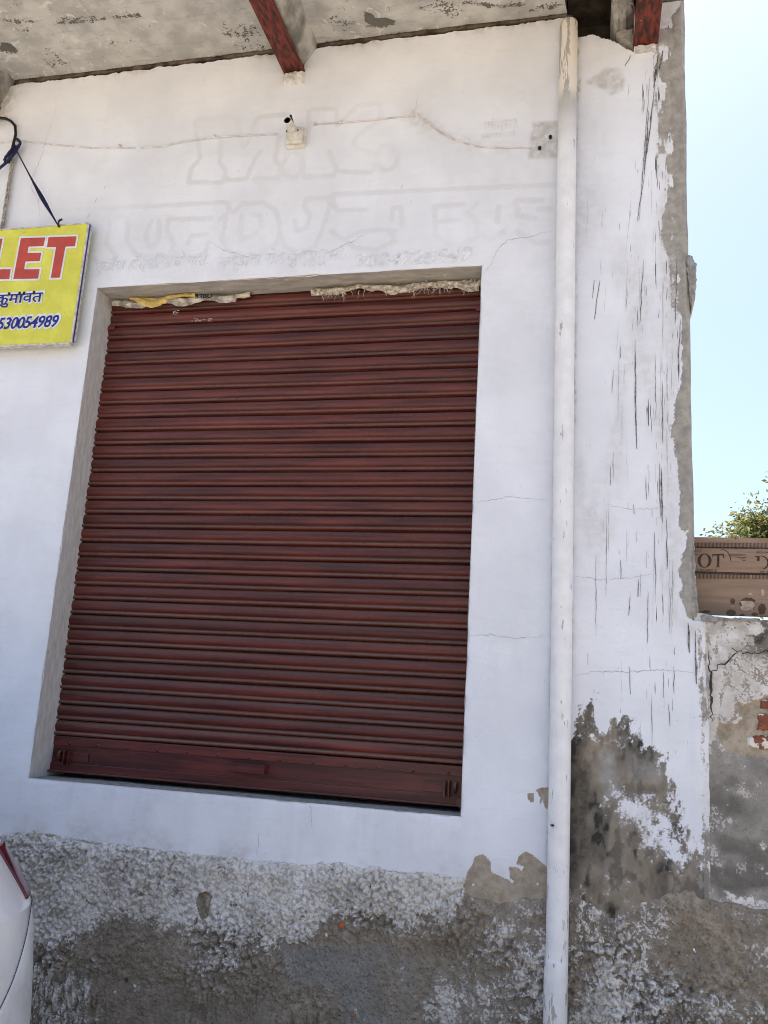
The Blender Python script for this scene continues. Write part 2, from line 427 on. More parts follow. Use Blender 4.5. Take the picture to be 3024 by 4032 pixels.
def build_pipe_mat():
    n = NT('pipe_white_paint', 0.55, 0.35)
    n1 = n.noise(1.0, 6, 0.65, n.mapping((38, 38, 9))); n2 = n.noise(14, 5, 0.6)
    z = n.sep(n.tc.outputs['Object'])[2]
    low = n.step(z, 0.2, 1.3, 0.10, 0.0)
    c = n.mix(n.step(n2, 0.3, 0.7), (0.68, 0.69, 0.715), (0.77, 0.78, 0.80))
    thr = n.math('SUBTRACT', 0.64, low)
    c = n.mix(n.math('MULTIPLY', n.step(n1, thr, n.math('ADD', thr, 0.025)), 0.8), c, (0.33, 0.31, 0.285))
    tp = n.math('MULTIPLY', n.step(z, 4.40, 4.50), n.step(n.noise(1.0, 4, 0.6, n.mapping((30, 30, 5), (3, 1, 0))), 0.44, 0.48))
    c = n.mix(n.step(z, 4.1, 4.55), c, (0.36, 0.355, 0.34))
    c = n.mix(tp, c, (0.70, 0.66, 0.60))
    return n.out(c, None, n.bump(n1, 0.2, 0.003))
M_pipe = build_pipe_mat()

# ================================================================== SETTING: ground
def build_ground():
    n = NT('sandy_ground', 0.95, 0.15)
    n1 = n.noise(0.6, 6, 0.6); n2 = n.noise(18, 6, 0.65)
    c = n.mix(n.step(n1, 0.3, 0.7), (0.33, 0.28, 0.215), (0.43, 0.37, 0.29))
    c = n.mix(n.math('MULTIPLY', n.step(n2, 0.58, 0.7), 0.5), c, (0.20, 0.165, 0.125))
    mat = n.out(c, None, n.bump(n2, 0.5, 0.02))
    L = 900; k = 40
    xs = np.sign(np.linspace(-1, 1, k)) * np.abs(np.linspace(-1, 1, k)) ** 3 * L
    X, Yy = np.meshgrid(xs, xs, indexing='ij')
    Z = np.where(np.hypot(X, Yy) > 12, (fbm(X, Yy, 0.02, 3) - 0.5) * 0.5, 0.0)
    o = grid_obj('ground', X, Yy, Z, None, {}, mat)
    tag(o, 'sandy earth ground in front of the shop and beyond', kind='structure')
build_ground()

# ================================================================== SHOP BUILDING
SILL, HEAD, OW = 1.10, 3.62, 2.059           # opening: x 0..OW, z SILL..HEAD
ROOF = 4.985
XR = 3.0
shop = empty('shop_building', (0, 0, 0))
tag(shop, 'whitewashed shop front with peeling paint around a maroon rolling shutter', 'building')

def cr3(u, v): return (164.6 + .6614 * u, 208.5 + .6614 * v)
def cr6(u, v): return (1097.2 + .3386 * u, 1481.2 + .3386 * v)
def cr7(u, v): return (.3968 * u, 1755.6 + .3968 * v)
def cr8(u, v): return (548.6 + .4299 * u, 1700.7 + .4299 * v)

# ---- lower edge of the smooth whitewash (top of the roughcast), left of the pipe
EDGE_L = [(-700, 1770)] + [cr7(*p) for p in [(0, 130), (100, 110), (200, 105), (400, 140), (600, 170), (800, 190), (1000, 225), (1200, 245), (1380, 262)]] + \
         [cr8(*p) for p in [(60, 372), (200, 390), (450, 400), (700, 420), (950, 452), (1062, 480)]]
PEEL = [cr8(*p) for p in [(1062, 480), (1070, 430), (1100, 390), (1110, 350), (1150, 335), (1185, 370), (1190, 425), (1280, 470), (1300, 490), (1310, 470), (1285, 450), (1285, 400), (1330, 405), (1345, 430), (1360, 395), (1320, 385), (1330, 350), (1360, 325), (1400, 340), (1470, 400), (1560, 430), (1560, 800), (1062, 800)]]
PEEL2 = [cr8(*p) for p in [(1415, 10), (1440, 5), (1500, 0), (1500, 105), (1465, 105), (1450, 60), (1435, 95), (1440, 50)]]
PEEL3 = [cr8(*p) for p in [(1375, 32), (1405, 32), (1408, 70), (1392, 75), (1378, 58)]]
edgeL = atxz(EDGE_L)

def ghost_strokes():
    P = []
    for s in [[(395, 145), (388, 82), (400, 75), (512, 65), (525, 78), (545, 165), (560, 150), (585, 78), (600, 66), (690, 58)],
              [(395, 130), (405, 200), (375, 235), (368, 280), (480, 280), (487, 240), (468, 215), (472, 140)],
              [(487, 262), (500, 272), (555, 268), (585, 200), (600, 180)], [(662, 135), (650, 205), (668, 232)],
              [(580, 268), (660, 264), (672, 225), (690, 192)],
              [(705 + 36 * math.cos(a), 222 + 42 * math.sin(a)) for a in np.linspace(-2.2, 2.6, 16)],
              [(760, 110), (758, 50), (770, 42), (845, 38), (850, 50), (850, 95), (870, 75), (920, 28), (990, 20), (995, 60), (990, 75), (915, 130), (905, 150), (920, 170), (985, 190), (970, 240), (960, 248), (855, 245)],
              [(740, 160), (735, 230), (745, 262), (840, 258), (850, 235), (830, 190), (825, 180)], [(760, 110), (755, 150)],
              [(1015 + 34 * math.cos(a), 200 + 42 * math.sin(a)) for a in np.linspace(0, 6.28, 22)]]:
        P.append((s, 1.0))
    for s in [[(0, 370), (480, 345), (495, 350), (500, 375), (470, 400)], [(110, 412), (98, 480), (130, 520), (115, 545), (75, 550), (62, 530)],
              [(170, 405), (165, 470), (195, 515), (230, 525), (270, 520), (320, 525)], [(245, 405), (225, 450), (235, 485), (255, 490), (270, 470), (270, 405)],
              [(300, 400), (298, 440), (320, 480), (310, 500), (330, 525), (375, 530), (420, 510), (430, 480)], [(300, 400), (440, 398)], [(365, 480), (375, 455), (425, 450)],
              [(490, 400), (475, 460), (490, 500), (540, 520), (600, 510), (655, 480), (665, 420), (650, 370), (610, 345), (540, 350), (515, 375)],
              [(540, 390), (535, 470), (580, 450), (605, 430), (600, 390), (580, 385)],
              [(665, 440), (680, 490), (730, 515), (780, 490), (805, 430), (830, 350), (820, 330), (750, 335), (745, 360), (765, 390), (750, 430), (720, 440), (715, 405)],
              [(1560, 288), (840, 320), (838, 355), (855, 372), (945, 370)], [(835, 440), (870, 470), (930, 440), (1000, 435), (1040, 440)],
              [(880, 470), (910, 495), (980, 500), (1040, 475), (1030, 450)], [(1030, 400), (1035, 365), (1060, 362), (1065, 420)],
              [(1170, 360), (1265, 352)], [(1175, 410), (1250, 405)], [(1170, 360), (1175, 450), (1200, 480), (1260, 485), (1310, 460)],
              [(1310, 350), (1280, 380), (1310, 410), (1310, 440), (1350, 470), (1400, 440)], [(1380, 360), (1375, 410)],
              [(1440, 340), (1520, 338)], [(1435, 345), (1445, 390), (1500, 400)], [(1440, 440), (1500, 480), (1545, 475)], [(1510, 368), (1545, 366)]]:
        P.append((s, 0.85))
    return P

def wall_y(X, Z):
    Y = (fbm(X, Z, 1.3, 3, 5) - 0.5) * 0.012 + (fbm(X, Z, 9, 2, 8) - 0.5) * 0.0012
    dop = np.maximum(np.maximum(-X, X - OW), np.maximum(SILL - Z, Z - HEAD))
    return Y * smooth(0.0, 0.12, dop)
def pil_y(X, Z):
    return (fbm(X, Z, 1.6, 3, 45) - 0.5) * 0.012 + (fbm(X, Z, 10, 2, 48) - 0.5) * 0.0012
def drape(o, off=0.0024):
    me = o.data; co = np.zeros(len(me.vertices) * 3, np.float32); me.vertices.foreach_get('co', co); co = co.reshape(-1, 3)
    x, z = co[:, 0].astype(float), co[:, 2].astype(float)
    co[:, 1] = np.where(x < 2.483, wall_y(x, z), pil_y(x, z) - .004 * (x > 2.99)) - off
    me.vertices.foreach_set('co', co.reshape(-1)); me.update(); return o
def build_wall():
    gs = 0.008
    xs = np.concatenate([np.arange(-3.0, -0.9, 0.03), np.arange(-0.9, 0, gs), np.linspace(0, OW, 257), np.arange(OW + gs, 2.478, gs), [2.478]])
    zs = np.concatenate([np.arange(0.55, SILL - 0.004, gs), np.linspace(SILL, HEAD, 315), np.arange(HEAD + gs, 4.94, gs), [4.95, 4.958]])
    X, Z = np.meshgrid(xs, zs, indexing='ij')
    xc = (X[:-1, :-1] + X[1:, 1:]) / 2; zc = (Z[:-1, :-1] + Z[1:, 1:]) / 2
    keep = ~((xc > 0) & (xc < OW) & (zc > SILL) & (zc < HEAD))
    # no wall where the girders pass through
    for gx in (-0.86, 1.01):
        keep &= ~((abs(xc - gx) < 0.052) & (zc > 4.80))
    Y = wall_y(X, Z)
    dop = np.maximum(np.maximum(-X, X - OW), np.maximum(SILL - Z, Z - HEAD))
    # worn edges of the opening
    jx = (fbm(X, Z, 24, 3, 21) - 0.5)
    near = np.exp(-np.clip(dop, 0, 1) / 0.006) * (dop >= -1e-6)
    Y = Y + near * (0.003 + np.clip(fbm(X, Z, 14, 3, 4) - 0.52, 0, 1) * 0.03)
    Zj = Z + np.where(Z > 4.93, (fbm(X, Z * 0, 16, 4, 3, .7) - 0.5) * 0.03 - .002, 0)
    ex = np.interp(X, edgeL[:, 0], edgeL[:, 1])
    white = smooth(-0.02, 0.02, Z - ex)
    white = np.where(Z - ex > 0.02, 1.15, white)
    pe = np.maximum(np.maximum(sdf(X, Z, atxz(PEEL)), sdf(X, Z, atxz(PEEL2))), sdf(X, Z, atxz(PEEL3)))
    white = np.minimum(white, 1.0 - smooth(-0.008, 0.006, pe) * 1.1 + 0.0)
    white = white + np.where((pe < -0.012) & (Z - ex > 0.02), 0.25, 0)
    # cement patch beside the pipe
    patch = poly(X, Z, [(1152, 262), (1205, 262), (1216, 340), (1140, 345), (1145, 300)], 0.012)
    g = np.zeros(X.shape)
    for s, k in ghost_strokes():
        pts = atxz([cr3(*p) for p in s])
        w = 0.0142 * (0.8 + 0.4 * fbm(X, Z, 5, 2, 6))
        g = np.maximum(g, k * (1 - smooth(w * 0.75, w * 1.25, segdist(X, Z, pts))))
    g = g * (0.45 + 0.75 * smooth(0.25, 0.7, fbm(X, Z, 3.5, 3, 9)))
    # smudges: along the old cable run and below the roof edge
    run = atxz([(895, 250), (930, 280), (985, 308), (1040, 318), (1145, 320)])
    d = segdist(X, Z, run)
    dirt_shade = np.exp(-(d / 0.06) ** 2) * 0.40 * smooth(0.35, 0.75, fbm(X, Z, 6, 4, 12))
    dirt_shade = np.maximum(dirt_shade, np.exp(-((4.955 - Z) / 0.03)) * 0.75 * smooth(0.3, 0.7, fbm(X, Z, 8, 4, 15)))
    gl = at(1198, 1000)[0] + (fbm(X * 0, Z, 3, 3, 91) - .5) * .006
    dirt_shade = np.maximum(dirt_shade, np.exp(-np.clip(gl - X, 0, 9) / 0.006) * (0.35 + 0.65 * smooth(.35, .6, fbm(X * 4, Z, 9, 4, 92))))  # dark line at the pipe's left outline: grime plus painted contact shade
    dirt_shade = np.maximum(dirt_shade, 0.45 * smooth(0.16, 0.0, Z - ex) * smooth(0.35, 0.75, fbm(X, Z, 7, 4, 31)))
    dirt_shade = np.maximum(dirt_shade, 0.10 * smooth(0.50, 0.75, fbm(X, Z * 0.5, 2.2, 4, 33)))
    grd = np.abs(X - 1.01)
    dirt_shade = np.maximum(dirt_shade, 0.5 * np.exp(-np.hypot(np.clip(grd - .05, 0, 9), np.clip(4.78 - Z, 0, 9)) / 0.03) * (Z < 5))
    dirt_shade = np.maximum(dirt_shade, 0.8 * np.exp(-np.clip(X + 0.76, 0, 9) / 0.05) * smooth(4.62, 4.75, Z))
    dirt_shade = np.maximum(dirt_shade, patch * (.45 + .4 * fbm(X, Z, 20, 4, 2)))
    dirt_shade = np.maximum(dirt_shade, .13 * smooth(.50, .72, fbm(X * 5, Z * .5, 5, 4, 36)) * smooth(SILL + .01, SILL - .02, Z) * smooth(-.1, .0, X) * smooth(OW + .1, OW, X))
    dirt_shade = np.maximum(dirt_shade, .07 * smooth(.48, .70, fbm(X * 3, Z * .45, 3.2, 4, 38)))
    tone = 0.35
    o = grid_obj('wall', X, Y, Zj, keep, dict(white=white, tone=tone, dark=np.zeros(X.shape), streak=np.zeros(X.shape), ghost=g * 0.62, dirt_shade=dirt_shade), M_wall, shop)
    return o
build_wall()

def rough_height(X, Z, seed=0):
    wx = X + (fbm(X, Z, 20, 2, 41) - .5) * .03; wz = Z + (fbm(X, Z, 20, 2, 44) - .5) * .03
    b1 = 0.55 - worley(wx, wz, 40, seed); b2 = 0.55 - worley(wx, wz, 80, seed + 3)
    a = fbm(X, Z, 14, 3, 40 + seed); c = fbm(X, Z, 4, 3, 60 + seed)
    k = 0.35 + 1.3 * smooth(.3, .7, fbm(X, Z, 3.2, 3, 63 + seed))
    return (b1 * 0.022 * (0.4 + 1.2 * a) + b2 * 0.014) * k + (a - 0.5) * 0.02 + (c - 0.5) * 0.02

LOWW = [(-700, 2080)] + [cr7(*p) for p in [(0, 740), (160, 730), (300, 700), (480, 650), (600, 575), (750, 590), (900, 600), (1100, 580), (1250, 660), (1380, 665)]] + \
       [cr8(*p) for p in [(40, 760), (150, 775), (250, 740), (400, 645), (600, 640), (750, 690), (1000, 610), (1062, 540), (1075, 480)]]
lowW = atxz(LOWW)
RIGHT_TOP = [cr6(*p) for p in [(350, 1270), (405, 1280), (460, 1300), (470, 1380), (600, 1440), (700, 1460), (850, 1385), (1000, 1350), (1180, 1315), (1280, 1385), (1380, 1425), (1659, 1450), (2400, 1480)]]
rightTop = atxz(RIGHT_TOP)

def build_plinth(xs, name, parent):
    gs = 0.0042
    zs = np.concatenate([np.arange(-0.05, 0.30, 0.03), np.arange(0.30, 0.97, gs)])
    X, Z = np.meshgrid(xs, zs, indexing='ij')
    ex = np.where(X < 2.478, np.interp(X, edgeL[:, 0], edgeL[:, 1]), np.interp(X, rightTop[:, 0], rightTop[:, 1]))
    pk = X > np.interp(1062 * .4299 + 548.6, [0, 1659], [0, 1659]) * 0 + at(*cr8(1062, 480))[0]
    ex = np.where(pk & (X < 2.478), at(*cr8(1200, 560))[2] + (fbm(X, Z * 0, 8, 3, 3) - .5) * .1, ex)
    e2 = ex + (fbm(X, Z, 12, 4, 14) - 0.5) * 0.05
    dep = e2 - Z                                   # >0 inside the roughcast
    h = rough_height(X, Z)
    flat = poly(X, Z, [cr8(*p) for p in [(150, 800), (450, 740), (700, 770), (860, 850), (850, 1300), (500, 1300), (420, 1000), (160, 1000)]], 0.06)
    h = h * (1 - 0.62 * flat)
    Y = np.where(dep > -0.02, -(0.006 + 0.010 * smooth(0, 0.05, dep)) - h * smooth(-0.01, 0.03, dep), 0.0) + 0.022 * smooth(0.0, -0.02, dep)
    Y = np.where(X > 2.478, Y + 0.004, Y)
    lw = np.interp(X, lowW[:, 0], lowW[:, 1])
    white = 0.04 + 0.92 * smooth(-0.09, 0.09, Z - lw)
    white = np.where(X > 2.478, 0.02, white)
    white = np.where(pk & (X < 2.478), 0.0, white)
    nn = fbm(X, Z, 5, 4, 77)
    below = Z < lw
    white = np.where(below, np.maximum(white, 0.40 * smooth(0.44, 0.66, nn)), white)
    wr = poly(X, Z, [cr8(*p) for p in [(1250, 600), (1475, 560), (1500, 1300), (900, 1300), (930, 1150), (860, 950), (1000, 880), (1080, 760)]], 0.06)
    white = np.maximum(white, wr * (0.34 + 0.32 * smooth(0.35, 0.7, nn)))
    wr2 = poly(X, Z, [cr6(*p) for p in [(470, 1820), (620, 1720), (800, 1690), (960, 1740), (1180, 1780), (1100, 1900), (1300, 1960), (1659, 1980), (1900, 2300), (400, 2300), (440, 2000)]], 0.06)
    white = np.maximum(white, wr2 * (0.30 + 0.32 * smooth(0.35, 0.7, nn)))
    white = np.where(white > 0.9, white - 0.26 * smooth(0.45, 0.7, fbm(X, Z, 9, 4, 81)), white)
    white = white + np.clip(h / 0.012, -1.2, 1.2) * 0.22 * (white > 0.08)
    hole = poly(X, Z, [cr7(*p) for p in [(1090, 440), (1130, 425), (1158, 450), (1155, 500), (1140, 560), (1115, 578), (1095, 545), (1080, 490)]], 0.006)
    Y = Y + hole * 0.012; white = white * (1 - hole)
    tone = 0.12 + 0.42 * flat + 0.12 * smooth(0.5, 0.7, fbm(X, Z, 2.5, 3, 19))
    damp = poly(X, Z, [cr6(*p) for p in [(400, 1260), (600, 1330), (650, 1460), (460, 1500), (400, 1400)]], 0.05)
    dark = 0.25 * smooth(0.5, 0.75, fbm(X, Z, 6, 4, 23)) + 0.45 * damp
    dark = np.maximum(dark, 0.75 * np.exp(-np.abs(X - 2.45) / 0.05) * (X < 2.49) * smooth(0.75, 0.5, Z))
    dark = np.maximum(dark, 0.55 * smooth(0.4, -0.012, h * 40) * 0.5)  # hollows coloured darker than the lumps
    dirt_shade = np.maximum(0.40 * smooth(0.45, 0.7, fbm(X, Z, 10, 4, 29)), 0.42 * smooth(0.002, -0.012, h))  # second term colours in the shade of the small hollows
    z0 = np.zeros(X.shape)
    return grid_obj(name, X, Y, Z, None, dict(white=white, tone=tone, dark=dark, streak=z0, ghost=z0, dirt_shade=dirt_shade), M_rough, parent)
build_plinth(np.concatenate([np.arange(-3.0, -0.45, 0.03), np.arange(-0.45, 3.0, 0.0042), [3.0]]), 'plinth', shop)

STAIN = [cr6(*p) for p in [(300, 270), (405, 280), (430, 310), (462, 160), (500, 120), (545, 80), (580, 82), (575, 130), (555, 200), (560, 320), (610, 330), (660, 240), (720, 205), (800, 230), (825, 330), (860, 365), (950, 410), (1005, 490), (1015, 600), (1062, 640), (1050, 700), (1070, 790), (1140, 930), (1200, 1090), (1300, 1180), (1390, 1290), (1390, 1500), (300, 1500)]]
REMNANT = [cr6(*p) for p in [(690, 700), (800, 735), (900, 780), (1060, 860), (1120, 880), (1150, 1000), (1165, 1130), (1080, 1160), (960, 1090), (870, 1010), (845, 940), (760, 880), (690, 790)]]
CEMENT = [(1478, -20), (1452, 40), (1455, 90), (1442, 140), (1450, 220), (1452, 330), (1462, 420), (1466, 560), (1470, 700), (1474, 820), (1460, 860), (1448, 930), (1462, 1010), (1470, 1080), (1466, 1140), (1482, 1150), (1484, 1185), (1471, 1195), (1466, 1240), (1470, 1290), (1484, 1330), (1502, 1342), (1560, 1342), (1560, -20)]
def build_pilaster():
    gs = 0.006
    xs = np.concatenate([[2.488], np.arange(2.494, 2.995, gs), [2.995, 3.0, 3.004], np.arange(3.010, 3.12, gs)])
    zs = np.concatenate([np.arange(0.30, 0.6, 0.03), np.arange(0.60, 4.975, gs)])
    X, Z = np.meshgrid(xs, zs, indexing='ij')
    xc = (X[:-1, :-1] + X[1:, 1:]) / 2; zc = (Z[:-1, :-1] + Z[1:, 1:]) / 2
    lim = atxz([(1262, 78), (1275, 76), (1290, 77), (1310, 84), (1335, 95), (1352, 104), (1370, 112)])
    limz = np.interp(xc, lim[:, 0], lim[:, 1], right=9) + (fbm(xc, zc, 20, 3, 9) - .5) * 0.02
    keep = ~((zc > limz) & (xc < 2.768))
    keep &= ~((xc > 3.003) & (zc > 1.96)) & ~((xc > 3.003) & (xc > 3.095 + (fbm(xc, zc, 5, 4, 59) - .5) * .08))
    keep &= ~((abs(xc - 2.82) < 0.052) & (zc > 4.745))
    Y = pil_y(X, Z)
    cem = sdf(X, Z, atxz(CEMENT)) + (fbm(X * 1.5, Z * .8, 26, 5, 51, .7) - .5) * 0.045
    Y = Y - 0.004 * smooth(0.0, 0.015, cem)
    Y = Y + 0.02 * smooth(2.985, 3.004, X) * (Z > 1.955) + (.034 * smooth(3.01, 3.085, X) - .003 * smooth(2.97, 3.0, X)) * (Z <= 1.955)         # rounded arris
    X2 = X + np.where((X > 2.99) & (Z > 1.955), (fbm(X * 0, Z, 3, 4, 55) - .5) * 0.012, 0)
    st = sdf(X, Z, atxz(STAIN)); rem = sdf(X, Z, atxz(REMNANT))
    white = 1.15 - 1.22 * smooth(-0.075, 0.075, st)
    white = white + (fbm(X * 2.2, Z * .9, 26, 4, 57, .65) - .5) * 1.5 * np.exp(-(st / .09) ** 2)
    white = np.where(st > 0.01, np.maximum(white, 0.34 * smooth(0.45, 0.70, fbm(X, Z, 12, 4, 58))), white)
    white = np.maximum(white, np.where(st > 0, 0.62 * smooth(-0.12, 0.05, rem) + (fbm(X * 1.3, Z, 20, 5, 56, .7) - .5) * 1.3 * smooth(-.12, 0, rem), 0))
    white = np.minimum(white, 1.15 - 1.1 * smooth(-0.012, 0.014, cem))
    # scraped, half bare strip beside the cement corner
    scr = poly(X, Z, [(1412, 60), (1475, 60), (1475, 560), (1466, 820), (1455, 1000), (1446, 700), (1425, 500), (1416, 300), (1408, 150)], 0.025)
    white = white - 0.95 * scr * smooth(0.32, 0.58, fbm(X * 2.2, Z * 0.7, 14, 4, 61)) * smooth(2.6, 3.8, Z)
    low = smooth(0.04, -0.06, cem) * smooth(-0.10, -0.02, cem)
    white = white - 0.40 * low * smooth(0.45, 0.65, fbm(X * 2, Z * 0.5, 16, 4, 63)) * smooth(3.4, 2.2, Z)
    pa = poly(X, Z, [(1292, 158), (1310, 145), (1338, 148), (1350, 170), (1345, 195), (1320, 205), (1300, 190), (1268, 180), (1268, 172)], 0.012)
    
    white = white - 0.75 * smooth(2.99, 3.075, X) * smooth(.3, .62, fbm(X * 2.2, Z * .6, 13, 4, 64)) 
    sm = smooth(-.03, .03, X - 2.995 - (fbm(X * 0 + 2, Z, 4, 4, 62, .6) - .5) * .12) * (Z < 1.96)
    white = white * (1 - sm) + sm * (.78 + (fbm(X * 3, Z * .5, 16, 4, 65, .6) - .5) * 1.5 - .70 * smooth(1.3, 1.0, Z))
    tone = 0.25 + 0.55 * smooth(2.98, 3.02, X)
    gz = poly(X, Z, [cr6(*p) for p in [(550, 350), (700, 420), (740, 560), (720, 760), (600, 740), (560, 560)]], 0.05)
    gz2 = poly(X, Z, [cr6(*p) for p in [(700, 400), (1000, 480), (1040, 640), (760, 640)]], 0.06)
    tone = np.maximum(tone, np.where(st > -.1, .42, 0)); tone = np.maximum(tone, 0.75 * np.maximum(gz, gz2)); tone = np.maximum(tone, smooth(-.05, -.02, cem) * 0.75); tone = np.maximum(tone, scr * .8); tone = np.maximum(tone, pa * .7)
    dark = np.where(st > -0.1, 0.38 + 0.42 * smooth(0.40, 0.65, fbm(X * 1.6, Z * .7, 8, 4, 66)) + .35 * smooth(.5, .68, fbm(X * 1.5, Z * .8, 30, 3, 67)), 0.0)
    dark = np.maximum(dark, np.where(st > -0.1, 1.0 * np.exp(-(np.clip(X - at(*cr6(420, 600))[0], 0, 9) / 0.06) ** 1.5), 0))
    dark = np.maximum(dark, np.where(st > -.1, .9 * smooth(-.06, .03, sdf(X, Z, atxz([cr6(*p) for p in [(400, 250), (470, 130), (560, 60), (600, 110), (560, 340), (820, 200), (840, 340), (700, 360), (540, 420), (530, 1100), (400, 1250)]]))) * smooth(.3, .6, fbm(X * 1.5, Z * .6, 14, 4, 68)), 0))
    dark = dark * (1 - 0.75 * np.maximum(gz, gz2 * .5)); dark = np.where(cem > 0, 0.05, dark); dark = np.where(X > 3.02, .15 + .3 * smooth(1.25, 1.0, Z), dark)
    streak = 0.36 * np.exp(-((X - 2.86) / 0.12) ** 2) * smooth(1.15, 1.6, Z) + 0.10
    streak = np.where(scr > 0.3, 0.62, streak); streak = streak * (pa < 0.1)
    dirt_shade = 0.30 * smooth(0.52, 0.75, fbm(X * 1.5, Z * 0.4, 4, 4, 69)) + 0.4 * low
    dirt_shade = np.maximum(dirt_shade, pa * (.4 + .45 * fbm(X, Z, 26, 4, 74)))
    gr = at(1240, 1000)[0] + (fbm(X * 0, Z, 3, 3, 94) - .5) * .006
    dirt_shade = np.maximum(dirt_shade, np.exp(-np.clip(X - gr, 0, 9) / 0.006) * (0.25 + 0.65 * smooth(.4, .65, fbm(X * 4, Z, 9, 4, 95))))  # dark line at the pipe's right outline: grime plus painted contact shade
    grid_obj('pilaster', X2, Y, Z, keep, dict(white=white, tone=tone, dark=dark, streak=streak, ghost=np.zeros(X.shape), dirt_shade=dirt_shade), M_wall, shop)
    # return face of the corner and the concrete lumps on it
    box('side_wall', 2.90, 2.998, 0.022, 5.0, -0.05, 5.13, M_grey, shop)
    box('wall_core', 2.55, 2.899, 0.022, 5.0, -0.05, 4.5, M_grey, shop)
build_pilaster()

def lump(name, pts, mat, parent, y0=-0.01, y1=0.10, seed=1, amp=0.006):
    """rough piece of mortar with outline pts (x, z)"""
    rnd = random.Random(seed)
    p = wiggle(list(pts) + [pts[0]], 0.012, amp, rnd)[:-1]
    n = len(p); cx = sum(q[0] for q in p) / n; cz = sum(q[1] for q in p) / n
    verts = []; faces = []
    for (yy, sc) in ((y1, 1.0), (y0 + .02, 1.0), (y0, 0.82), (y0 - .004, 0.4)):
        for q in p:
            verts.append((cx + (q[0] - cx) * sc + rnd.uniform(-.002, .002), yy + rnd.uniform(-.003, .003), cz + (q[1] - cz) * sc + rnd.uniform(-.002, .002)))
    for k in range(3):
        for i in range(n):
            faces.append((k * n + i, k * n + (i + 1) % n, (k + 1) * n + (i + 1) % n, (k + 1) * n + i))
    faces.append(tuple(3 * n + i for i in range(n)))
    return mesh_obj(name, verts, faces, mat, parent)
lump('mortar_lump', atxz([(1478, 549), (1497, 547), (1503, 560), (1505, 600), (1501, 640), (1495, 658), (1488, 640), (1484, 590)]), M_grey, shop, 0.0, 0.2, 3)
lump('mortar_lump', atxz([(1488, 1150), (1499, 1160), (1504, 1240), (1510, 1320), (1506, 1345), (1492, 1335), (1480, 1300), (1480, 1200)]), M_grey, shop, 0.004, 0.2, 5, 0.003)

# ---- body of the building behind the front
box('back_room', -3.0, 2.55, 0.32, 5.0, -0.05, 5.35, M_cement_dark, shop)
box('roof_deck', -3.2, 3.02, -0.95, 5.0, 5.14, 5.36, M_grey, shop)
# recess round the opening: jambs, lintel underside, sill
D = 0.30
def strip(name, pts, mat, jit=0.0, seg=60, seed=0):
    """band between two lines (a0, a1) and (b0, b1), subdivided, slightly uneven"""
    a0, a1, b0, b1 = [np.array(p, float) for p in pts]
    U, V = np.meshgrid(np.linspace(0, 1, seg), np.linspace(0, 1, 8), indexing='ij')
    P = (a0[None, None] * (1 - U[..., None]) + a1 * U[..., None]) * (1 - V[..., None]) + (b0 * (1 - U[..., None]) + b1 * U[..., None]) * V[..., None]
    nrm = np.cross(a1 - a0, b0 - a0); nrm = nrm / np.linalg.norm(nrm)
    dsp = (fbm(U * np.linalg.norm(a1 - a0), V * 0.3, 9, 4, 80 + seed) - 0.5) * jit
    P = P + nrm * dsp[..., None]
    return grid_obj(name, P[..., 0], P[..., 1], P[..., 2], None, {}, mat, shop)
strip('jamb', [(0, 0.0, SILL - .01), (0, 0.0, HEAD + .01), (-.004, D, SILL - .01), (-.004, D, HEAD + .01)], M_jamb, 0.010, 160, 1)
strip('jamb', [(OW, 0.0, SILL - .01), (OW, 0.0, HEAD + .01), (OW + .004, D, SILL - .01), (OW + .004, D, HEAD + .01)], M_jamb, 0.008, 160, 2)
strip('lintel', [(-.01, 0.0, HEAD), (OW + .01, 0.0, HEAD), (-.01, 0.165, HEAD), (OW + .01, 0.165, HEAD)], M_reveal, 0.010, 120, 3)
strip('sill', [(-.01, 0.0, SILL), (OW + .01, 0.0, SILL), (-.01, D, SILL), (OW + .01, D, SILL)], M_grey, 0.006, 120, 4)

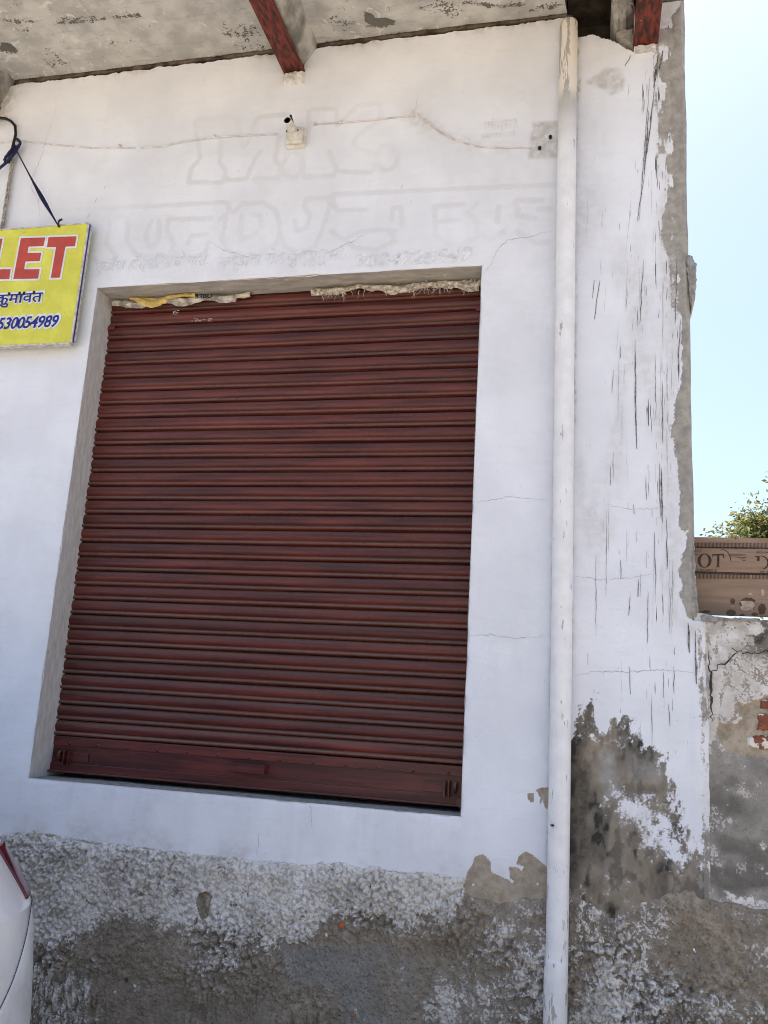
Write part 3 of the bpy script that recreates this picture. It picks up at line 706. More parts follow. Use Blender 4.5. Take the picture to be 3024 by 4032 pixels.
# ---- eaves: stone slabs between red girders
def onroof(u, v):
    d = R.T @ np.array([(u * S2 - 1512) / FPX, (v * S2 - 2016) / FPX, 1.0]); t = (ROOF - CAM[2]) / d[2]; p = CAM + t * d
    return (p[0], p[1])
BARE = [[(787, 25), (800, 28), (812, 38), (830, 37), (852, 42), (848, 55), (830, 62), (812, 58), (795, 48), (786, 42)],
        [(0, 92), (22, 92), (34, 104), (40, 112), (22, 116), (0, 112)]]
BLINE = [[(10, 44), (60, 46), (75, 48)], [(118, 50), (150, 49), (190, 44), (236, 38)], [(140, 42), (200, 38)], [(250, 38), (300, 34)], [(940, 10), (1010, 6), (1060, 14), (1130, 8)], [(560, 8), (600, 12)], [(230, 96), (246, 92)], [(35, 62), (60, 66)], [(1150, 20), (1200, 10)]]
def eaves_panel(x0, x1, seed):
    xs = np.linspace(x0, x1, int((x1 - x0) / 0.009)); ys = np.concatenate([np.linspace(-0.93, -.62, 12)[:-1], np.linspace(-.62, -0.004, 75)])
    X, Yy = np.meshgrid(xs, ys, indexing='ij')
    Z = ROOF + (fbm(X, Yy, 2.5, 4, 90 + seed) - .5) * 0.022 + (fbm(X, Yy, 18, 3, 93 + seed) - .5) * 0.006
    bare = np.zeros(X.shape)
    for p in BARE: bare = np.maximum(bare, smooth(-.02, .02, sdf(X, Yy, np.array([onroof(*q) for q in p]))))
    for p in BLINE: bare = np.maximum(bare,   .54 * np.exp(-(segdist(X, Yy, np.array([onroof(*q) for q in p])) / .022) ** 2))
    bare = np.maximum(bare, .55 * np.exp(-(-Yy) / .012))
    bare = np.maximum(bare, .36 * smooth(.55, .75, fbm(X, Yy, 5, 4, 97)))
    Z = Z + .006 * smooth(.5, .9, bare)
    X2 = X + np.where((X < x0 + .01) | (X > x1 - .01), (fbm(X * 0, Yy, 12, 3, seed) - .5) * 0.02, 0)
    grid_obj('eaves_slab', X2, Yy, Z, None, {'bare': bare}, M_soffit, shop)
eaves_panel(-3.1, -0.87, 1); eaves_panel(-0.85, 0.975, 2); eaves_panel(1.04, 2.44, 3)
eaves_panel(2.875, 3.0, 4)
box('gap_shade_strip', -3.0, 2.44, 0.002, 0.318, 4.968, 5.10, M_gap_shade, shop)  # dark strip added so the gap under the slabs looks unlit
# dark pocket above the pilaster, where the slab stops short
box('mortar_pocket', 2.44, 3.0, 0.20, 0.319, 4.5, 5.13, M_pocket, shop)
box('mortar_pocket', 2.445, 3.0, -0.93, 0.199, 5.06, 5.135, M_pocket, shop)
box('cornice', -3.2, 3.02, -0.99, -0.935, 4.93, 5.37, M_soffit, shop, 0.008)
def girder(xc, zb, name='girder', tip=True):
    """rolled steel joist, bottom flange at zb, carrying the slabs"""
    bm = bmesh.new(); w = 0.058
    top = ROOF + 0.03
    prof = [(-w, zb), (w, zb), (w, zb + .012), (.006, zb + .020), (.006, top - .02), (w, top - .012), (w, top), (-w, top), (-w, top - .012), (-.006, top - .02), (-.006, zb + .02), (-w, zb + .012)]
    a = [bm.verts.new((xc + px, -0.92, pz)) for px, pz in prof]; b = [bm.verts.new((xc + px, 0.20, pz)) for px, pz in prof]
    for i in range(12): bm.faces.new((a[i], a[(i + 1) % 12], b[(i + 1) % 12], b[i]))
    bm.faces.new(a); bm.faces.new(b)
    return bm_obj(name, bm, M_girder, shop)
def haunch(xc, zb, seed, side=1, x_in=.010, x_out=.115, zlow=None):
    """plaster filling on the flank of a girder"""
    zl = zlow if zlow else zb + .055
    ys = np.linspace(-0.92, 0.06, 70); prof = [(x_in, zl), (.052, zl - .012), (.075, zl + .02), (x_out - .02, ROOF - .05), (x_out, ROOF - .002), (x_out + .015, ROOF + .02)]
    V, U = np.meshgrid(ys, np.linspace(0, 1, 16), indexing='ij')
    px = np.interp(U, np.linspace(0, 1, 6), [p[0] for p in prof]); pz = np.interp(U, np.linspace(0, 1, 6), [p[1] for p in prof])
    nz = (fbm(V, U, 6, 4, 100 + seed) - .5)
    X = xc + side * (px + nz * 0.02); Z = pz + (fbm(V, U * 2, 9, 4, 110 + seed) - .5) * 0.025
    grid_obj('haunch', X, V, Z, None, {'bare': np.zeros(X.shape)}, M_haunch, shop)
GIRD = [(-0.86, 4.80), (1.01, 4.815), (2.82, 4.745)]
for i, (gx, gz) in enumerate(GIRD):
    girder(gx, gz)
    if i < 2:
        haunch(gx, gz, i)
        haunch(gx, gz, i + 5, -1, .010, .03, gz + .06)
# mortar bedding under the girder ends
lump('mortar_bed', [(0.955, 4.745), (1.068, 4.745), (1.066, 4.812), (0.957, 4.812)], M_wall and plain('bedding_whitewash', (0.62, 0.61, 0.59), 0.95, 0.15, 25, bump=.5), shop, -0.022, 0.1, 9, 0.004)
lump('mortar_bed', [(2.768, 4.70), (2.872, 4.70), (2.870, 4.742), (2.770, 4.742)], bpy.data.materials['bedding_whitewash'], shop, -0.012, 0.1, 10, 0.004)
lump('mortar_bed', [(-0.92, 4.66), (-0.80, 4.66), (-0.80, 4.797), (-0.92, 4.797)], bpy.data.materials['bedding_whitewash'], shop, -0.03, 0.1, 11, 0.004)
# plaster left of the right-hand girder and beside it
lump('mortar_patch', atxz([(1322, -6), (1372, -6), (1366, 22), (1352, 34), (1330, 38), (1322, 30)], -0.05), M_soffit, shop, -0.06, 0.2, 12, 0.004)
lump('mortar_patch', atxz([(1330, 72), (1368, 62), (1371, 112), (1352, 104), (1336, 94)], 0.05), M_reveal, shop, 0.03, 0.2, 13, 0.004)

# ---- cracks in the plaster: narrow dark lines
def crack(pts, w0, mat, seed, Y=0.0, wall_dy=-0.009):
    rnd = random.Random(seed)
    p = atxz(pts, Y); p = wiggle([tuple(q) for q in p], 0.011, 0.0042, rnd)
    n = len(p); ws = [w0 * 0.55 * (0.4 + 0.9 * rnd.random()) * (0.35 + 0.65 * math.sin(math.pi * (i + .5) / n)) for i in range(n)]
    verts = []; faces = []; ribbon_verts(p, ws, Y + wall_dy, verts, faces)
    drape(mesh_obj('crack', verts, faces, mat, shop))
CR = [([(122, 232), (116, 255), (100, 300), (88, 345), (72, 380), (70, 410), (85, 430), (87, 470)], .0035, 0),
      ([(1190, 500), (1140, 512), (1095, 520), (1072, 545), (1062, 570), (1045, 590)], .0035, 0), ([(1021, 1085), (1050, 1083), (1100, 1072), (1185, 1080)], .003, 0),
      ([(1012, 1374), (1060, 1370), (1110, 1380), (1180, 1374)], .003, 0), ([(1240, 1458), (1290, 1450), (1350, 1452), (1420, 1448), (1500, 1452)], .0035, 0),
      ([(1240, 1245), (1290, 1252), (1350, 1250), (1405, 1240)], .0035, 0), ([(1300, 1090), (1360, 1100), (1440, 1098)], .0025, 0),
      ([(1100, 985), (1106, 998), (1115, 1018)], .0, 0), ([(556, 1850), (558, 1820), (560, 1800)], .003, 0),
      ([(670, 1735), (672, 1760), (676, 1790)], .003, 0), ([(700, 550), (735, 535), (762, 522), (790, 505)], .004, 0), ([(448, 520), (480, 540), (540, 555)], .003, 0),
      ([(225, 410), (230, 402)], .004, 1), ([(205, 440), (210, 430)], .004, 1), ([(190, 470), (196, 460)], .003, 1), ([(866, 410), (872, 400)], .004, 1),
      ([(1362, 120), (1356, 132), (1350, 145)], .006, 1), ([(1520, 1400), (1526, 1440), (1530, 1470), (1532, 1520)], .0, 1), ([(905, 200), (900, 225), (893, 250)], .002, 0)]
for i, (p, w, dk) in enumerate(CR):
    if w > 0: crack(p, w, M_crack_dark if dk else M_crack, 200 + i)

# ---- long paint scratches on the pilaster
def build_scratches():
    rnd = random.Random(31); verts = []; faces = []
    named = [((1415, 185), (1398, 330), 7), ((1401, 240), (1392, 380), 7), ((1404, 165), (1380, 480), 4), ((1392, 380), (1376, 480), 5), ((1422, 120), (1412, 190), 12), ((1432, 110), (1424, 150), 10),
             ((1372, 735), (1375, 970), 7), ((1280, 645), (1284, 605), 4), ((1296, 606), (1284, 690), 5), ((1302, 460), (1300, 490), 2), ((1325, 800), (1322, 850), 3),
             ((1390, 560), (1382, 700), 4), ((1415, 760), (1417, 910), 3), ((1430, 820), (1432, 960), 4), ((1462, 560), (1458, 700), 5), ((1470, 690), (1464, 800), 5), ((1486, 1345), (1489, 1410), 8), ((1502, 1362), (1504, 1478), 9),
             ((1428, 1010), (1431, 1130), 7), ((1424, 1000), (1426, 1120), 4), ((1440, 1120), (1441, 1230), 5), ((1414, 1150), (1416, 1260), 4), ((1395, 1030), (1397, 1080), 3), ((1400, 1280), (1398, 1390), 4), ((1380, 1250), (1378, 1290), 4),
             ((1449, 1280), (1447, 1370), 3), ((1360, 1290), (1358, 1330), 3), ((1455, 1440), (1456, 1500), 3), ((1360, 1440), (1362, 1500), 3), ((1443, 1520), (1447, 1570), 4), ((1340, 1210), (1341, 1250), 3), ((1368, 1090), (1370, 1110), 3)]
    for a, b, w in named:
        p = atxz([a, b]); L = np.hypot(*(p[1] - p[0])); q = wiggle([tuple(p[0]), tuple(p[1])], 0.035, 0.0022, rnd); n = len(q)
        ws = [w * 0.0009 * (0.15 + math.sin(math.pi * (i + .3) / n)) * rnd.uniform(.5, 1.1) for i in range(n)]
        ribbon_verts(q, ws, -0.0105, verts, faces)
    for k in range(110):
        u = 1258 + 200 * rnd.random() ** 0.55; v = rnd.uniform(300, 1560); ln = rnd.choice([8, 12, 16, 24, 40, 60, 100, 150]) * rnd.uniform(.5, 1.3)
        if u > 1452 and v < 1100: u = 1440
        lean = rnd.uniform(-6, 1) * (1 if v < 700 else 0.15)
        p = atxz([(u, v), (u + lean * ln / 60, v + ln)]); q = wiggle([tuple(p[0]), tuple(p[1])], 0.03, 0.0018, rnd); n = len(q)
        w = rnd.choice([.4, .5, .5, .6, .7, .9, 1.3])
        ws = [w * 0.0016 * (0.1 + math.sin(math.pi * (i + .4) / n)) * rnd.uniform(.5, 1.2) for i in range(n)]
        ribbon_verts(q, ws, -0.0105, verts, faces)
    o = drape(mesh_obj('scratches', verts, faces, M_scratch, shop), .003); o['kind'] = 'stuff'
build_scratches()

# ---- old painted lines of writing, almost covered by whitewash
def build_ghost_text():
    n = NT('faded_sign_paint', 0.9, 0.2)
    f = n.step(n.noise(26, 5, 0.6), 0.40, 0.62)
    mat = n.out(n.mix(f, (0.57, 0.60, 0.66), (0.765, 0.78, 0.81)))
    f2 = n
    def line(body, a, b, zlow, ztop, shear=0.25, m_=mat):
        A = at(*cr3(*a)); B = at(*cr3(*b))
        drape(text_mesh('faded_lettering', body, 0, -0.0085, 0, .1, m_, shop, shear, 0.0, fit=(A[0], B[0], A[2] + zlow, A[2] + ztop)))
    line('दुकिया हॉस्पिटल के पास', (62, 572), (425, 572), -0.03, 0.085)
    line('मण्डावा रोड झुन्झुनू मो.-', (465, 556), (890, 556), -0.03, 0.085)
    A = at(*cr3(912, 560)); B = at(*cr3(1292, 535))
    drape(text_mesh('faded_lettering', '9024728549', 0, -0.0085, 0, .1, mat, shop, .25, 0.002, fit=(A[0], B[0], A[2], A[2] + .077)))
    A = at(1062, 278); B = at(1116, 278)
    drape(text_mesh('faded_lettering', 'गांव(क)', 0, -0.0085, 0, .1, mat, shop, .1, 0.0, fit=(A[0] - .04, B[0], A[2] - .02, A[2] + .055)))
    A = at(1040, 300); B = at(1112, 300)
    drape(text_mesh('faded_lettering', '9828228435', 0, -0.0085, 0, .1, mat, shop, .1, 0.0, fit=(A[0], B[0], A[2], A[2] + .025)))
build_ghost_text()

# ---- rolling shutter
SHY = 0.175
shutter = empty('rolling_shutter', (0, SHY, SILL)); shutter.parent = shop
tag(shutter, 'closed maroon steel rolling shutter with dusty horizontal slats')
PITCH = 0.0751
def slat_mesh(seed):
    prof = [(0.008, 0.0), (-0.001, -.003), (-.006, -.008), (-.0105, -.016), (-.0130, -.025), (-.0128, -.033), (-.0100, -.041), (-.0055, -.047), (-.0015, -.0505), (-.0010, -.0525), (-.0060, -.0540), (-.0115, -.0565), (-.0142, -.0605), (-.0142, -.0645), (-.0115, -.0685), (-.006, -.0710), (.008, -.0716), (.014, -.0770)]
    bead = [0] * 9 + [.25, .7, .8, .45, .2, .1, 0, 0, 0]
    us = np.linspace(-0.02, OW + 0.02, 42); rs = np.random.RandomState(seed)
    dents = (fbm(us, us * 0 + seed, 1.2, 3, seed) - .5)
    verts = []; faces = []; k = len(prof)
    for i, u in enumerate(us):
        for j, (py, pz) in enumerate(prof):
            verts.append((u, py + dents[i] * 0.011 + rs.uniform(-.0003, .0003), pz + (fbm(np.array([u]), np.array([seed * 3.0]), 0.9, 2, seed + 5)[0] - .5) * 0.004))
    for i in range(len(us) - 1):
        for j in range(k - 1):
            faces.append((i * k + j, i * k + j + 1, (i + 1) * k + j + 1, (i + 1) * k + j))
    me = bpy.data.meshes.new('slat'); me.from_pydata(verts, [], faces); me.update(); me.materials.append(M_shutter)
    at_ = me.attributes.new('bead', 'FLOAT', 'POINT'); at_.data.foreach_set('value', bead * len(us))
    me.polygons.foreach_set('use_smooth', [True] * len(me.polygons)); return me
slat_meshes = [slat_mesh(s) for s in range(5)]
rnd = random.Random(4)
Z0 = 0.193                                     # top of the bottom plate above the sill
NSL = 33
for i in range(NSL):
    o = bpy.data.objects.new('slat', slat_meshes[(i * 2 + i // 5) % 5]); link(o, shutter)
    o.location = (0, rnd.uniform(-.0012, .0012), Z0 + (i + 1) * PITCH - 0.001)
    o.rotation_euler = (0, rnd.uniform(-.0011, .0011), 0)
def sp(name, bm, mat=M_shutter): return bm_obj(name, bm, mat, shutter)
def sbox(name, x0, x1, y0, y1, z0, z1, mat=M_shutter, bevel=.002):
    bm = bmesh.new(); box_bm(bm, x0, x1, y0, y1, z0, z1, bevel); return sp(name, bm, mat)
sbox('bottom_plate', -.015, OW + .012, -.004, .004, .055, .192)
sbox('plate_strip', -.015, OW + .012, -.010, -.0045, .148, .190)
sbox('bottom_angle', -.015, OW + .012, -.012, -.0045, .022, .066)
sbox('bottom_angle', -.015, OW + .012, -.034, -.0125, .022, .029)
bm = bmesh.new(); bmesh.ops.create_uvsphere(bm, u_segments=10, v_segments=6, radius=.008); rivet_me = bpy.data.meshes.new('rivet'); bm.to_mesh(rivet_me); bm.free(); rivet_me.materials.append(M_shutter)
rivet_me.polygons.foreach_set('use_smooth', [True] * len(rivet_me.polygons))
for k in range(13):
    o = bpy.data.objects.new('rivet', rivet_me); link(o, shutter); o.location = (0.09 + k * 0.157, -.010, .160); o.scale = (1, .6, 1)
# pull handle: a bent flat bar
def handle(xa, xb, z0, z1, out=.04):
    bm = bmesh.new()
    box_bm(bm, xa, xb, -out - .004, -out, z0, z1, .001); box_bm(bm, xa, xa + .005, -out, -.004, z0, z1); box_bm(bm, xb - .005, xb, -out, -.004, z0, z1)
    return sp('handle', bm)
handle(0.955, 1.132, .094, .132, .055)
def lock(xc, sgn):
    bm = bmesh.new()
    box_bm(bm, xc + sgn * .02, xc + sgn * .115, -.0105, -.0045, .075, .118, .001)
    sp('lock_plate', bm)
    bm = bmesh.new()
    box_bm(bm, xc - .004, xc + .003, -.045, -.004, .058, .128, .002); box_bm(bm, xc + sgn * .018, xc + sgn * .024, -.040, -.004, .060, .122, .002)
    bmesh.ops.create_cone(bm, cap_ends=True, segments=12, radius1=.026, radius2=.026, depth=.012, matrix=Matrix.Translation((xc - sgn * .026, -.022, .10)) @ Matrix.Rotation(rad(90), 4, 'Y'))
    sp('lock_hasp', bm)
lock(0.085, 1); lock(OW - .075, -1)
bm = bmesh.new(); bmesh.ops.create_cone(bm, cap_ends=True, segments=14, radius1=.02, radius2=.02, depth=.03, matrix=Matrix.Translation((OW - .02, -.03, .04)) @ Matrix.Rotation(rad(90), 4, 'X')); sp('bolt', bm)
bm = bmesh.new(); bmesh.ops.create_cone(bm, cap_ends=True, segments=16, radius1=.018, radius2=.016, depth=.012, matrix=Matrix.Translation((OW - .028, -.014, 2.375)) @ Matrix.Rotation(rad(90), 4, 'X')); sp('bolt', bm)
sbox('guide_tab', -.01, .036, -.024, -.014, 2.345, 2.372, M_shutter, .004)
# chalk rubbings on the upper slats
M_chalk = plain('chalk_white', (0.55, 0.50, 0.47), 0.95, 0.3, 80)
def chalk(pts, seed):
    rndc = random.Random(seed); verts = []; faces = []
    (u0, v0), (u1, v1) = pts
    for k in range(16):
        t = rndc.random(); u = u0 + (u1 - u0) * t; v = v0 + (v1 - v0) * rndc.random()
        p = atxz([(u, v), (u + rndc.uniform(2, 9), v + rndc.uniform(-.5, 1.5))], SHY - .014)
        ribbon_verts(list(p), [rndc.uniform(.002, .006), rndc.uniform(.001, .004)], 0, verts, faces)
    verts = [(x, -.0145, z - SILL) for x, y, z in verts]
    mesh_obj('chalk_mark', verts, faces, M_chalk, shutter)
chalk([(373, 670), (380, 679)], 1); chalk([(402, 687), (455, 694)], 2)
bm = bmesh.new()
for k in range(46):
    rr = random.Random(900 + k); x = rr.uniform(.03, OW - .03); i = rr.randrange(0, 31); zz = Z0 + (i + 1) * PITCH - .0625
    box_bm(bm, x, x + rr.choice([.004, .005, .006, .016]), -.0115, -.0075, zz - .003, zz - .003 + rr.uniform(.003, .0045))
o = sp('paint_specks', bm, M_chalk); o['kind'] = 'stuff'

# ---- sheeting stuffed over the shutter
def crumple(name, u0, u1, drop, mat, seed, y0=0.105, y1=0.165, zt=HEAD + .004, parent=None, amp=.02):
    n = 110; k = 12
    U, V = np.meshgrid(np.linspace(0, 1, n), np.linspace(0, 1, k), indexing='ij')
    X = u0 + (u1 - u0) * U
    d = drop(U)
    Y = y1 - (y1 - y0) * np.sin(V * 2.2) + (fbm(X * 3, V * 2, 6, 4, seed) - .5) * amp * 1.6
    Z = zt - d * V + (fbm(X * 2, V * 3, 9, 4, seed + 3) - .5) * amp * V
    return grid_obj(name, X, np.clip(Y, y0 - .03, y1), np.minimum(Z, HEAD - .0), None, {}, mat, parent, False)
M_sheet = plain('dirty_white_sheeting', (0.50, 0.46, 0.39), 0.8, 0.3, 22)
M_yellow = plain('yellow_plastic_sheeting', (0.60, 0.44, 0.14), 0.6, 0.15, 15)
M_fibre = plain('frayed_sacking', (0.52, 0.46, 0.38), 0.95, 0.3, 60)
sheet = empty('plastic_sheeting', (0.4, 0.15, 3.58)); tag(sheet, 'crumpled dirty plastic sheeting with a yellow flap stuffed above the shutter, left half', 'sheeting')
a = crumple('folded_sheet', 0.03, 0.83, lambda u: .055 + .02 * np.sin(u * 9) ** 2 - .02 * (u > .9), M_sheet, 120); put(a, sheet)
b = crumple('yellow_flap', 0.14, 0.52, lambda u: .03 + .050 * np.exp(-((u - .36) / .22) ** 2), M_yellow, 130, .095, .155, amp=.022); put(b, sheet)
yb = .062
P0 = at(423, 645, .075); P1 = at(460, 636, .075)
t = text_mesh('printed_letters', '33BU', 0, .068, 0, .1, M_black, None, 0, .004, fit=(P0[0], P1[0], P0[2] - .004, P0[2] + .02)); put(t, sheet)
sack = empty('frayed_sacking', (1.6, 0.15, 3.58)); tag(sack, 'frayed pale sackcloth stuffed above the shutter, right half', 'sackcloth')
a = crumple('folded_cloth', 1.17, 2.035, lambda u: .035 + .03 * np.sin(u * 7 + 1) ** 2 + .02 * u, M_fibre, 140, .09, .165, amp=.028); put(a, sack)
verts = []; faces = []
rf = random.Random(8)
for k in range(190):
    x = rf.choice([rf.uniform(1.18, 2.04), rf.uniform(1.95, 2.045), rf.uniform(1.7, 1.85), rf.gauss(1.3, .03)]); z = HEAD - rf.uniform(.02, .055); y = rf.uniform(.075, .12)
    L = rf.uniform(.015, .06); p = Vector((x, y, z)); d = Vector((rf.uniform(-.8, .8), rf.uniform(-.4, .1), -1)).normalized(); w = rf.uniform(.001, .0028)
    b0 = len(verts)
    for s in range(4):
        verts.append(p + Vector((w * (1 - s / 4), 0, 0))); verts.append(p - Vector((w * (1 - s / 4), 0, 0)))
        p = p + d * L / 3; d = (d + Vector((rf.uniform(-.6, .6), rf.uniform(-.3, .3), rf.uniform(-.3, .1)))).normalized()
    for s in range(3): faces.append((b0 + 2 * s, b0 + 2 * s + 1, b0 + 2 * s + 3, b0 + 2 * s + 2))
f = mesh_obj('loose_threads', verts, faces, M_fibre); f['kind'] = 'stuff'; put(f, sack)

# ---- stones showing in the roughcast
M_stone = [plain('stone_orange', (0.34, 0.12, 0.055), 0.9, .2, 40), plain('stone_pale', (0.60, 0.55, 0.45), 0.9, .2, 40), plain('stone_ochre', (0.30, 0.21, 0.11), 0.9, .25, 40), plain('stone_dark', (0.06, 0.056, 0.05), 0.9, .25, 40)]
def pebble(u, v, r, k, seed):
    rr = random.Random(seed); bm = bmesh.new(); bmesh.ops.create_icosphere(bm, subdivisions=2, radius=r)
    for w in bm.verts: w.co = Vector((w.co.x * rr.uniform(.8, 1.15), w.co.y * .6, w.co.z * rr.uniform(.8, 1.2)))
    p = at(u, v, -.014); o = bm_obj('pebble', bm, M_stone[k], shop); o.location = (p[0], -.012 - .2 * r, p[2])
pebble(*cr8(442, 692), .016, 0, 1); pebble(*cr8(365, 740), .010, 1, 2); pebble(*cr7(1225, 832), .011, 3, 3); pebble(*cr7(1012, 794), .006, 0, 4); pebble(*cr8(1102, 490), .006, 1, 5); pebble(*cr8(1425, 485), .006, 1, 6); pebble(*cr6(190, 1265), .006, 1, 7)
_rp = random.Random(77)
for k in range(46):
    u, v = _rp.choice([(_rp.uniform(60, 1180), _rp.uniform(1990, 2210)), (_rp.uniform(1245, 1500), _rp.uniform(1950, 2200))])
    pebble(u, v, _rp.choice([.004, .005, .006, .009]), _rp.choice([1, 2, 2, 2, 3, 3, 0]), 300 + k)

# ================================================================== DRAIN PIPE
pipe = empty('drain_pipe', (2.485, -0.058, 0)); tag(pipe, 'white painted plastic drain pipe running down the wall, flaking near its foot', 'pipe')
pz = list(np.linspace(-0.05, 4.86, 70)); rs = np.random.RandomState(3)
pts = [(2.459 + .004 * math.sin(z * 1.1) - .003 * (z - 2.4) / 2.4, -0.050 + .002 * math.sin(z * 1.7), z) for z in pz] + [(2.456, -.05, 4.875), (2.456, -.045, 4.892), (2.456, -.04, 4.9)]
o = tube('pipe', pts, .045, M_pipe, None, 28, [.0438] * 70 + [.041, .034, .012]); put(o, pipe)
o = tube('pipe_socket', [(2.461, -.050, z) for z in (-.05, .60, .606, .612)], .05, M_pipe, None, 28, [.0462, .0462, .0456, .044]); put(o, pipe)
o = lump('drill_hole', atxz([(1188, 1783), (1194, 1781), (1197, 1784), (1192, 1786)], -.1), M_black, None, -.101, -.08, 3, .0005); put(o, pipe)

# ================================================================== JUNCTION BOX, CABLES
jb = empty('junction_box', (1.05, 0, 4.41)); tag(jb, 'cream plastic junction box with an open pipe stub high on the wall', 'junction box')
M_cream = plain('cream_plastic', (0.62, 0.60, 0.55), 0.5, 0.1, 30)
c0 = at(641, 299)
def jpart(name, bm, mat=M_cream, sm=False): o = bm_obj(name, bm, mat, None, sm); return put(o, jb)
bm = bmesh.new(); box_bm(bm, c0[0] - .054, c0[0] + .054, -.022, .02, c0[2] - .066, c0[2] + .05, .014); jpart('back_plate', bm)
bm = bmesh.new(); box_bm(bm, c0[0] - .047, c0[0] + .047, -.040, -.02, c0[2] - .055, c0[2] + .042, .012); jpart('cover', bm)
def cyl(name, c, r0, r1, L, mat, seg=24, hollow=0.0):
    bm = bmesh.new()
    M4 = Matrix.Translation(c) @ Matrix.Rotation(rad(90), 4, 'X')
    bmesh.ops.create_cone(bm, cap_ends=not hollow, segments=seg, radius1=r0, radius2=r1, depth=L, matrix=M4)
    if hollow:
        bmesh.ops.create_cone(bm, cap_ends=False, segments=seg, radius1=r0 - hollow, radius2=r1 - hollow, depth=L, matrix=M4)
        bmesh.ops.bridge_loops(bm, edges=[e for e in bm.edges if e.is_boundary and all(v.co.y < c[1] for v in e.verts)])
    return jpart(name, bm, mat, False)
cyl('boss', (c0[0] - .003, -.050, c0[2] - .002), .043, .036, .026, M_cream)
cyl('pipe_stub', (c0[0] - .004, -.095, c0[2] + .006), .024, .021, .09, M_cream, 24, .004)
cyl('stub_inside', (c0[0] - .004, -.072, c0[2] + .006), .0195, .0195, .03, M_black)
for s in (-1, 1): cyl('screw_hole', (c0[0] - .003 + s * .031, -.064, c0[2] + .0), .0042, .0042, .004, M_black, 10)
o = tube('wire_end', [(c0[0] - .008, -.05, c0[2] + .045), (c0[0] - .01, -.06, c0[2] + .062), (c0[0] - .018, -.07, c0[2] + .09)], .006, M_black, None, 8); put(o, jb)

M_wire_white = plain('whitewashed_cable', (0.66, 0.655, 0.66), 0.8, 0.12, 30)
M_wire_red = plain('pinkish_cable', (0.68, 0.62, 0.61), 0.8, 0.15, 20)
def wire(name, px, r, mat, Y, label, cat, group=None):
    q = [at(u, v, Y) for u, v in px]
    pts = []
    for i in range(len(q) - 1):
        for k in range(6): pts.append(q[i] + (q[i + 1] - q[i]) * k / 6)
    pts.append(q[-1])
    o = tube(name, pts, r, mat, None, 7); tag(o, label, cat, group); return o
wire('wall_cable', [(-20, 312), (30, 304), (60, 306), (110, 312), (190, 319), (240, 320), (292, 319)], .004, M_wire_white, -.004, 'thin whitewashed cable clipped across the wall above the yellow sign', 'cable')
wire('wall_cable', [(304, 319), (350, 316), (400, 305), (460, 297), (520, 293), (600, 290)], .004, M_wire_white, -.004, 'thin whitewashed cable running into the left of the junction box', 'cable')
wire('wall_cable', [(678, 268), (740, 265), (800, 260), (850, 254), (898, 250), (915, 258), (950, 285), (985, 304), (1040, 318), (1090, 319), (1148, 319)], .0032, M_wire_red, -.004, 'thin pinkish cable running from the junction box towards the drain pipe', 'cable')
for k, (u, v) in enumerate([(260, 317), (464, 296), (680, 269), (900, 250), (735, 266)]):
    p = at(u, v); o = lump('cable_clip', [(p[0] - .006, p[2] - .009), (p[0] + .006, p[2] - .009), (p[0] + .006, p[2] + .009), (p[0] - .006, p[2] + .009)], M_wire_red, None, -.012, .01, k, .001)
    tag(o, ['small cable clip above the yellow sign', 'small reddish cable clip left of the junction box', 'small cable clip just right of the junction box', 'small cable clip where the pinkish cable bends down', 'small brown cable clip midway along the pinkish cable'][k], 'cable clip', 'cable clips on the wall')
# screws left in the bare cement patch
for k, (u, v) in enumerate([(1189, 298), (1166, 322)]):
    p = at(u, v); bm = bmesh.new(); bmesh.ops.create_cone(bm, cap_ends=True, segments=12, radius1=.008, radius2=.008, depth=.02, matrix=Matrix.Translation((p[0], -.004, p[2])) @ Matrix.Rotation(rad(90), 4, 'X'))
    o = bm_obj('wall_plug', bm, M_black); tag(o, ['upper dark wall plug in the bare cement patch by the pipe', 'lower dark wall plug in the bare cement patch by the pipe'][k], 'wall plug')

# black cable and twisted wires at the left edge
M_rope = plain('navy_rope', (0.012, 0.016, 0.06), 0.6, 0.2, 40)
wire('black_cable', [(-60, 250), (-10, 254), (12, 256), (24, 262), (33, 272), (34, 290), (29, 310), (24, 330), (18, 352)], .008, M_black, -.02, 'black cable bending down the wall at the left edge above the knot', 'cable')
M_greywire = plain('grey_wire', (0.36, 0.33, 0.29), 0.7, 0.25, 30)
wb = empty('wire_bundle', (-.75, 0, 3.9)); tag(wb, 'bundle of twisted grey wires hanging below the knot at the left edge', 'wires')
for k in range(4):
    q = []
    for i in range(40):
        tt = i / 39; u = 28 - 30 * tt + 3.2 * math.sin(tt * 17 + k * 1.6) ; v = 345 + 190 * tt
        p = at(u, v, -.02 + .008 * math.cos(tt * 17 + k * 1.6)); q.append(p)
    o = tube('wire', q, .0042, M_greywire, None, 6); put(o, wb)

# ================================================================== TO-LET SIGN
SY = -0.075
A = at(190, 483, SY); B = at(151, 739, SY)
sx1 = (A[0] + B[0]) / 2; sz1 = A[2]; sz0 = B[2]; sx0 = sx1 - 1.15
sign = empty('sign_board', (sx0, SY, sz0)); tag(sign, 'yellow board with red and blue lettering hanging from a dark strap', 'sign')
def build_yellow():
    n = NT('yellow_print', 0.45, 0.4)
    c = n.mix(n.step(n.noise(9, 6, 0.6), 0.35, 0.7), (0.56, 0.55, 0.06), (0.67, 0.66, 0.09))
    c = n.mix(n.math('MULTIPLY', n.step(n.noise(20, 5), 0.64, 0.72), 0.3), c, (0.30, 0.28, 0.06))
    return n.out(c)
M_yel = build_yellow()
M_red = plain('red_print', (0.44, 0.065, 0.045), 0.5, 0.06, 20); M_blue = plain('blue_print', (0.018, 0.022, 0.22), 0.5, 0.08, 20)
